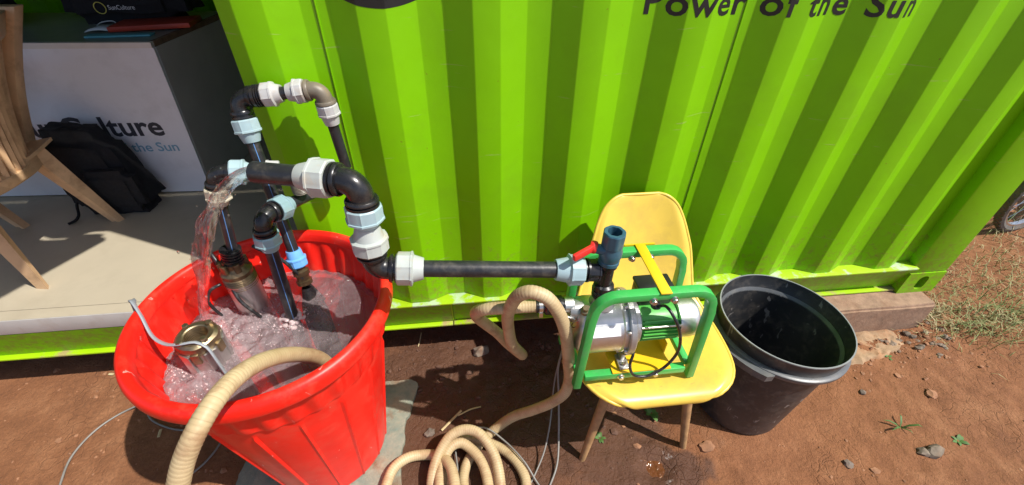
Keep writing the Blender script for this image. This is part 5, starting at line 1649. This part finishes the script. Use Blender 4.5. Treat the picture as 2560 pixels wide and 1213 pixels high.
for _ in range(1900):
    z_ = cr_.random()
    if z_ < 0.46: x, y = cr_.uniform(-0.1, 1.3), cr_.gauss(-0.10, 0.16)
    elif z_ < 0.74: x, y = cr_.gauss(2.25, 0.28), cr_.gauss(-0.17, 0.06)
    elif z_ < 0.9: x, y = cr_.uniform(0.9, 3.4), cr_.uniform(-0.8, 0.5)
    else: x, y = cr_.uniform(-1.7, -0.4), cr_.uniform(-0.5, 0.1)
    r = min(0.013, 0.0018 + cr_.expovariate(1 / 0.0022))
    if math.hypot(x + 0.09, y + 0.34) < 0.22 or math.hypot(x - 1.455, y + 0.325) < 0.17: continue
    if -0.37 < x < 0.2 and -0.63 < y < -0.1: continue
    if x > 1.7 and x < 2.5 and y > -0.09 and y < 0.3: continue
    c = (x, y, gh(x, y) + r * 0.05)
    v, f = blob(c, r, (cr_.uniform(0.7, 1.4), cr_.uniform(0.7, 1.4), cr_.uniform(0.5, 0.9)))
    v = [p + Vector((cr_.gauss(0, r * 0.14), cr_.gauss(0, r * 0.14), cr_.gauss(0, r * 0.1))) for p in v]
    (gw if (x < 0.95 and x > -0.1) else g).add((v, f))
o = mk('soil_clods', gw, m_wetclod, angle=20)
tag(o, 'dark damp crumbs of soil in the shade between tub and pump', 'soil', kind='stuff')
o = mk('soil_clods', g, m_clod, angle=20)
tag(o, 'scattered crumbs and small clods of red brown soil', 'soil', kind='stuff')
g = G()
for _ in range(40):
    x, y = cr_.gauss(2.42, 0.12), cr_.gauss(-0.12, 0.05)
    r = cr_.uniform(0.005, 0.016)
    v, f = blob((x, y, gh(x, y) + r * 0.3), r, (1.2, 0.9, 0.7))
    g.add(([p + Vector((cr_.gauss(0, r * 0.15), cr_.gauss(0, r * 0.15), 0)) for p in v], f))
o = mk('gravel', g, m_stonegrey, angle=20)
tag(o, 'grey gravel chips at the corner of the concrete block', 'gravel', kind='stuff')
def straw(pts, r, label, name='straw'):
    pts = [(x, y, gh(x, y) + z) for x, y, z in pts]
    return tag(mk(name, tube(catmull(pts, 0.01), r, 6, flat=0.4), m_straw), label, 'straw')
straw([(0.300, -0.345, 0.006), (0.352, -0.298, 0.012), (0.375, -0.280, 0.014)], 0.0045, 'dry straw stalk lying on wet soil left of the hose')
straw([(0.362, -0.296, 0.010), (0.41, -0.275, 0.008), (0.45, -0.268, 0.006)], 0.0030, 'thin straw piece crossing the thicker stalk on wet soil')
straw([(0.205, 0.12, 0.012), (0.20, 0.07, 0.008), (0.195, 0.045, 0.006)], 0.0022, 'pale root thread on lumpy soil under the container')
straw([(-0.722, -0.228, 0.004), (-0.715, -0.258, 0.005)], 0.0050, 'white straw chip in the shadow left of the tub')
straw([(-1.05, 0.045, 0.004), (-1.03, 0.04, 0.005)], 0.0050, 'white straw chip on the soil under the container floor edge')
def weed(x, y, n, L, label, seed, up=0.5, wd=0.25):
    wr = random.Random(seed)
    t = thing('weed', label, 'weed', (x, y, gh(x, y)), 'small weeds on the soil')
    for k in range(n):
        a = 2 * math.pi * k / n + wr.uniform(-0.4, 0.4)
        l = L * wr.uniform(0.6, 1.1)
        u = Vector((math.cos(a), math.sin(a), 0)); w = Vector((-u.y, u.x, 0))
        b = Vector((x, y, gh(x, y) - 0.002))
        e = up * wr.uniform(0.6, 1.3)
        p1, p2, p3 = b + u * l * 0.3 + Vector((0, 0, l * e * 0.5)), b + u * l * 0.7 + Vector((0, 0, l * e * 0.75)), b + u * l + Vector((0, 0, l * e * 0.55))
        W = l * wd
        g = G()
        g.v = [b - w * W * 0.1, b + w * W * 0.1, p1 + w * W * 0.6, p1 - w * W * 0.6, p2 + w * W * 0.5, p2 - w * W * 0.5, p3]
        g.v += [q + Vector((0, 0, -0.0008)) for q in g.v]
        g.f = [(0, 1, 2, 3), (3, 2, 4, 5), (5, 4, 6), (8, 7, 10, 9), (9, 10, 12, 11), (11, 12, 13)]
        mk('leaf', g, m_leaf, t)
weed(2.016, -0.517, 5, 0.062, 'spindly grass seedling on open soil right of the bin', 1, 0.7, 0.10)
weed(2.194, -0.585, 6, 0.030, 'small leafy weed near the stone pair at far right', 2, 0.4, 0.4)
weed(0.876, -0.432, 6, 0.026, 'tiny green weed beside the left front chair leg', 3, 0.4, 0.4)
weed(1.10, -0.36, 7, 0.040, 'green weed in the shade under the yellow seat', 4, 0.4, 0.5)
weed(2.22, -0.22, 4, 0.020, 'tiny sprout near the crumbled footing', 5, 0.4, 0.4)

def grass():
    g = G()
    gr = random.Random(21)
    def blade(x, y, L, lean, wdt):
        a = gr.uniform(0, 2 * math.pi)
        u = Vector((math.cos(a), math.sin(a), 0)); w = Vector((-u.y, u.x, 0))
        b = Vector((x, y, gh(x, y) - 0.004))
        p1 = b + u * L * lean * 0.35 + Vector((0, 0, L * (1 - lean * 0.6) * 0.6))
        p2 = b + u * L * lean + Vector((0, 0, L * (1 - lean * 0.85)))
        g.add(([b - w * wdt, b + w * wdt, p1 + w * wdt * 0.8, p1 - w * wdt * 0.8, p2], [(0, 1, 2, 3), (3, 2, 4)]))
    for (cx, cy, sx, sy, n, L, lean) in ((2.62, -0.03, 0.10, 0.05, 260, 0.10, 0.8), (2.78, -0.10, 0.16, 0.06, 520, 0.12, 0.8), (3.05, -0.12, 0.2, 0.08, 560, 0.12, 0.8), (2.78, 0.20, 0.14, 0.10, 420, 0.035, 0.9), (3.05, 0.24, 0.2, 0.10, 480, 0.04, 0.9), (3.4, 0.10, 0.25, 0.15, 700, 0.14, 0.7), (3.6, 0.55, 0.3, 0.2, 700, 0.10, 0.7), (3.3, -0.2, 0.2, 0.06, 380, 0.10, 0.8), (2.95, 0.05, 0.3, 0.1, 420, 0.07, 0.85), (4.3, 0.8, 0.8, 0.5, 900, 0.12, 0.7)):
        for _ in range(int(n * 0.55)):
            blade(cx + gr.gauss(0, sx), max(-0.35, cy + gr.gauss(0, sy)), L * gr.uniform(0.4, 1.2), lean * gr.uniform(0.5, 1.15), gr.uniform(0.0011, 0.0022))
    return g
gg = grass()
ok = []
o = mk('grass', gg, m_grass, smooth=False)
tag(o, 'dry yellow green grass growing at the container corner', 'grass', kind='stuff')
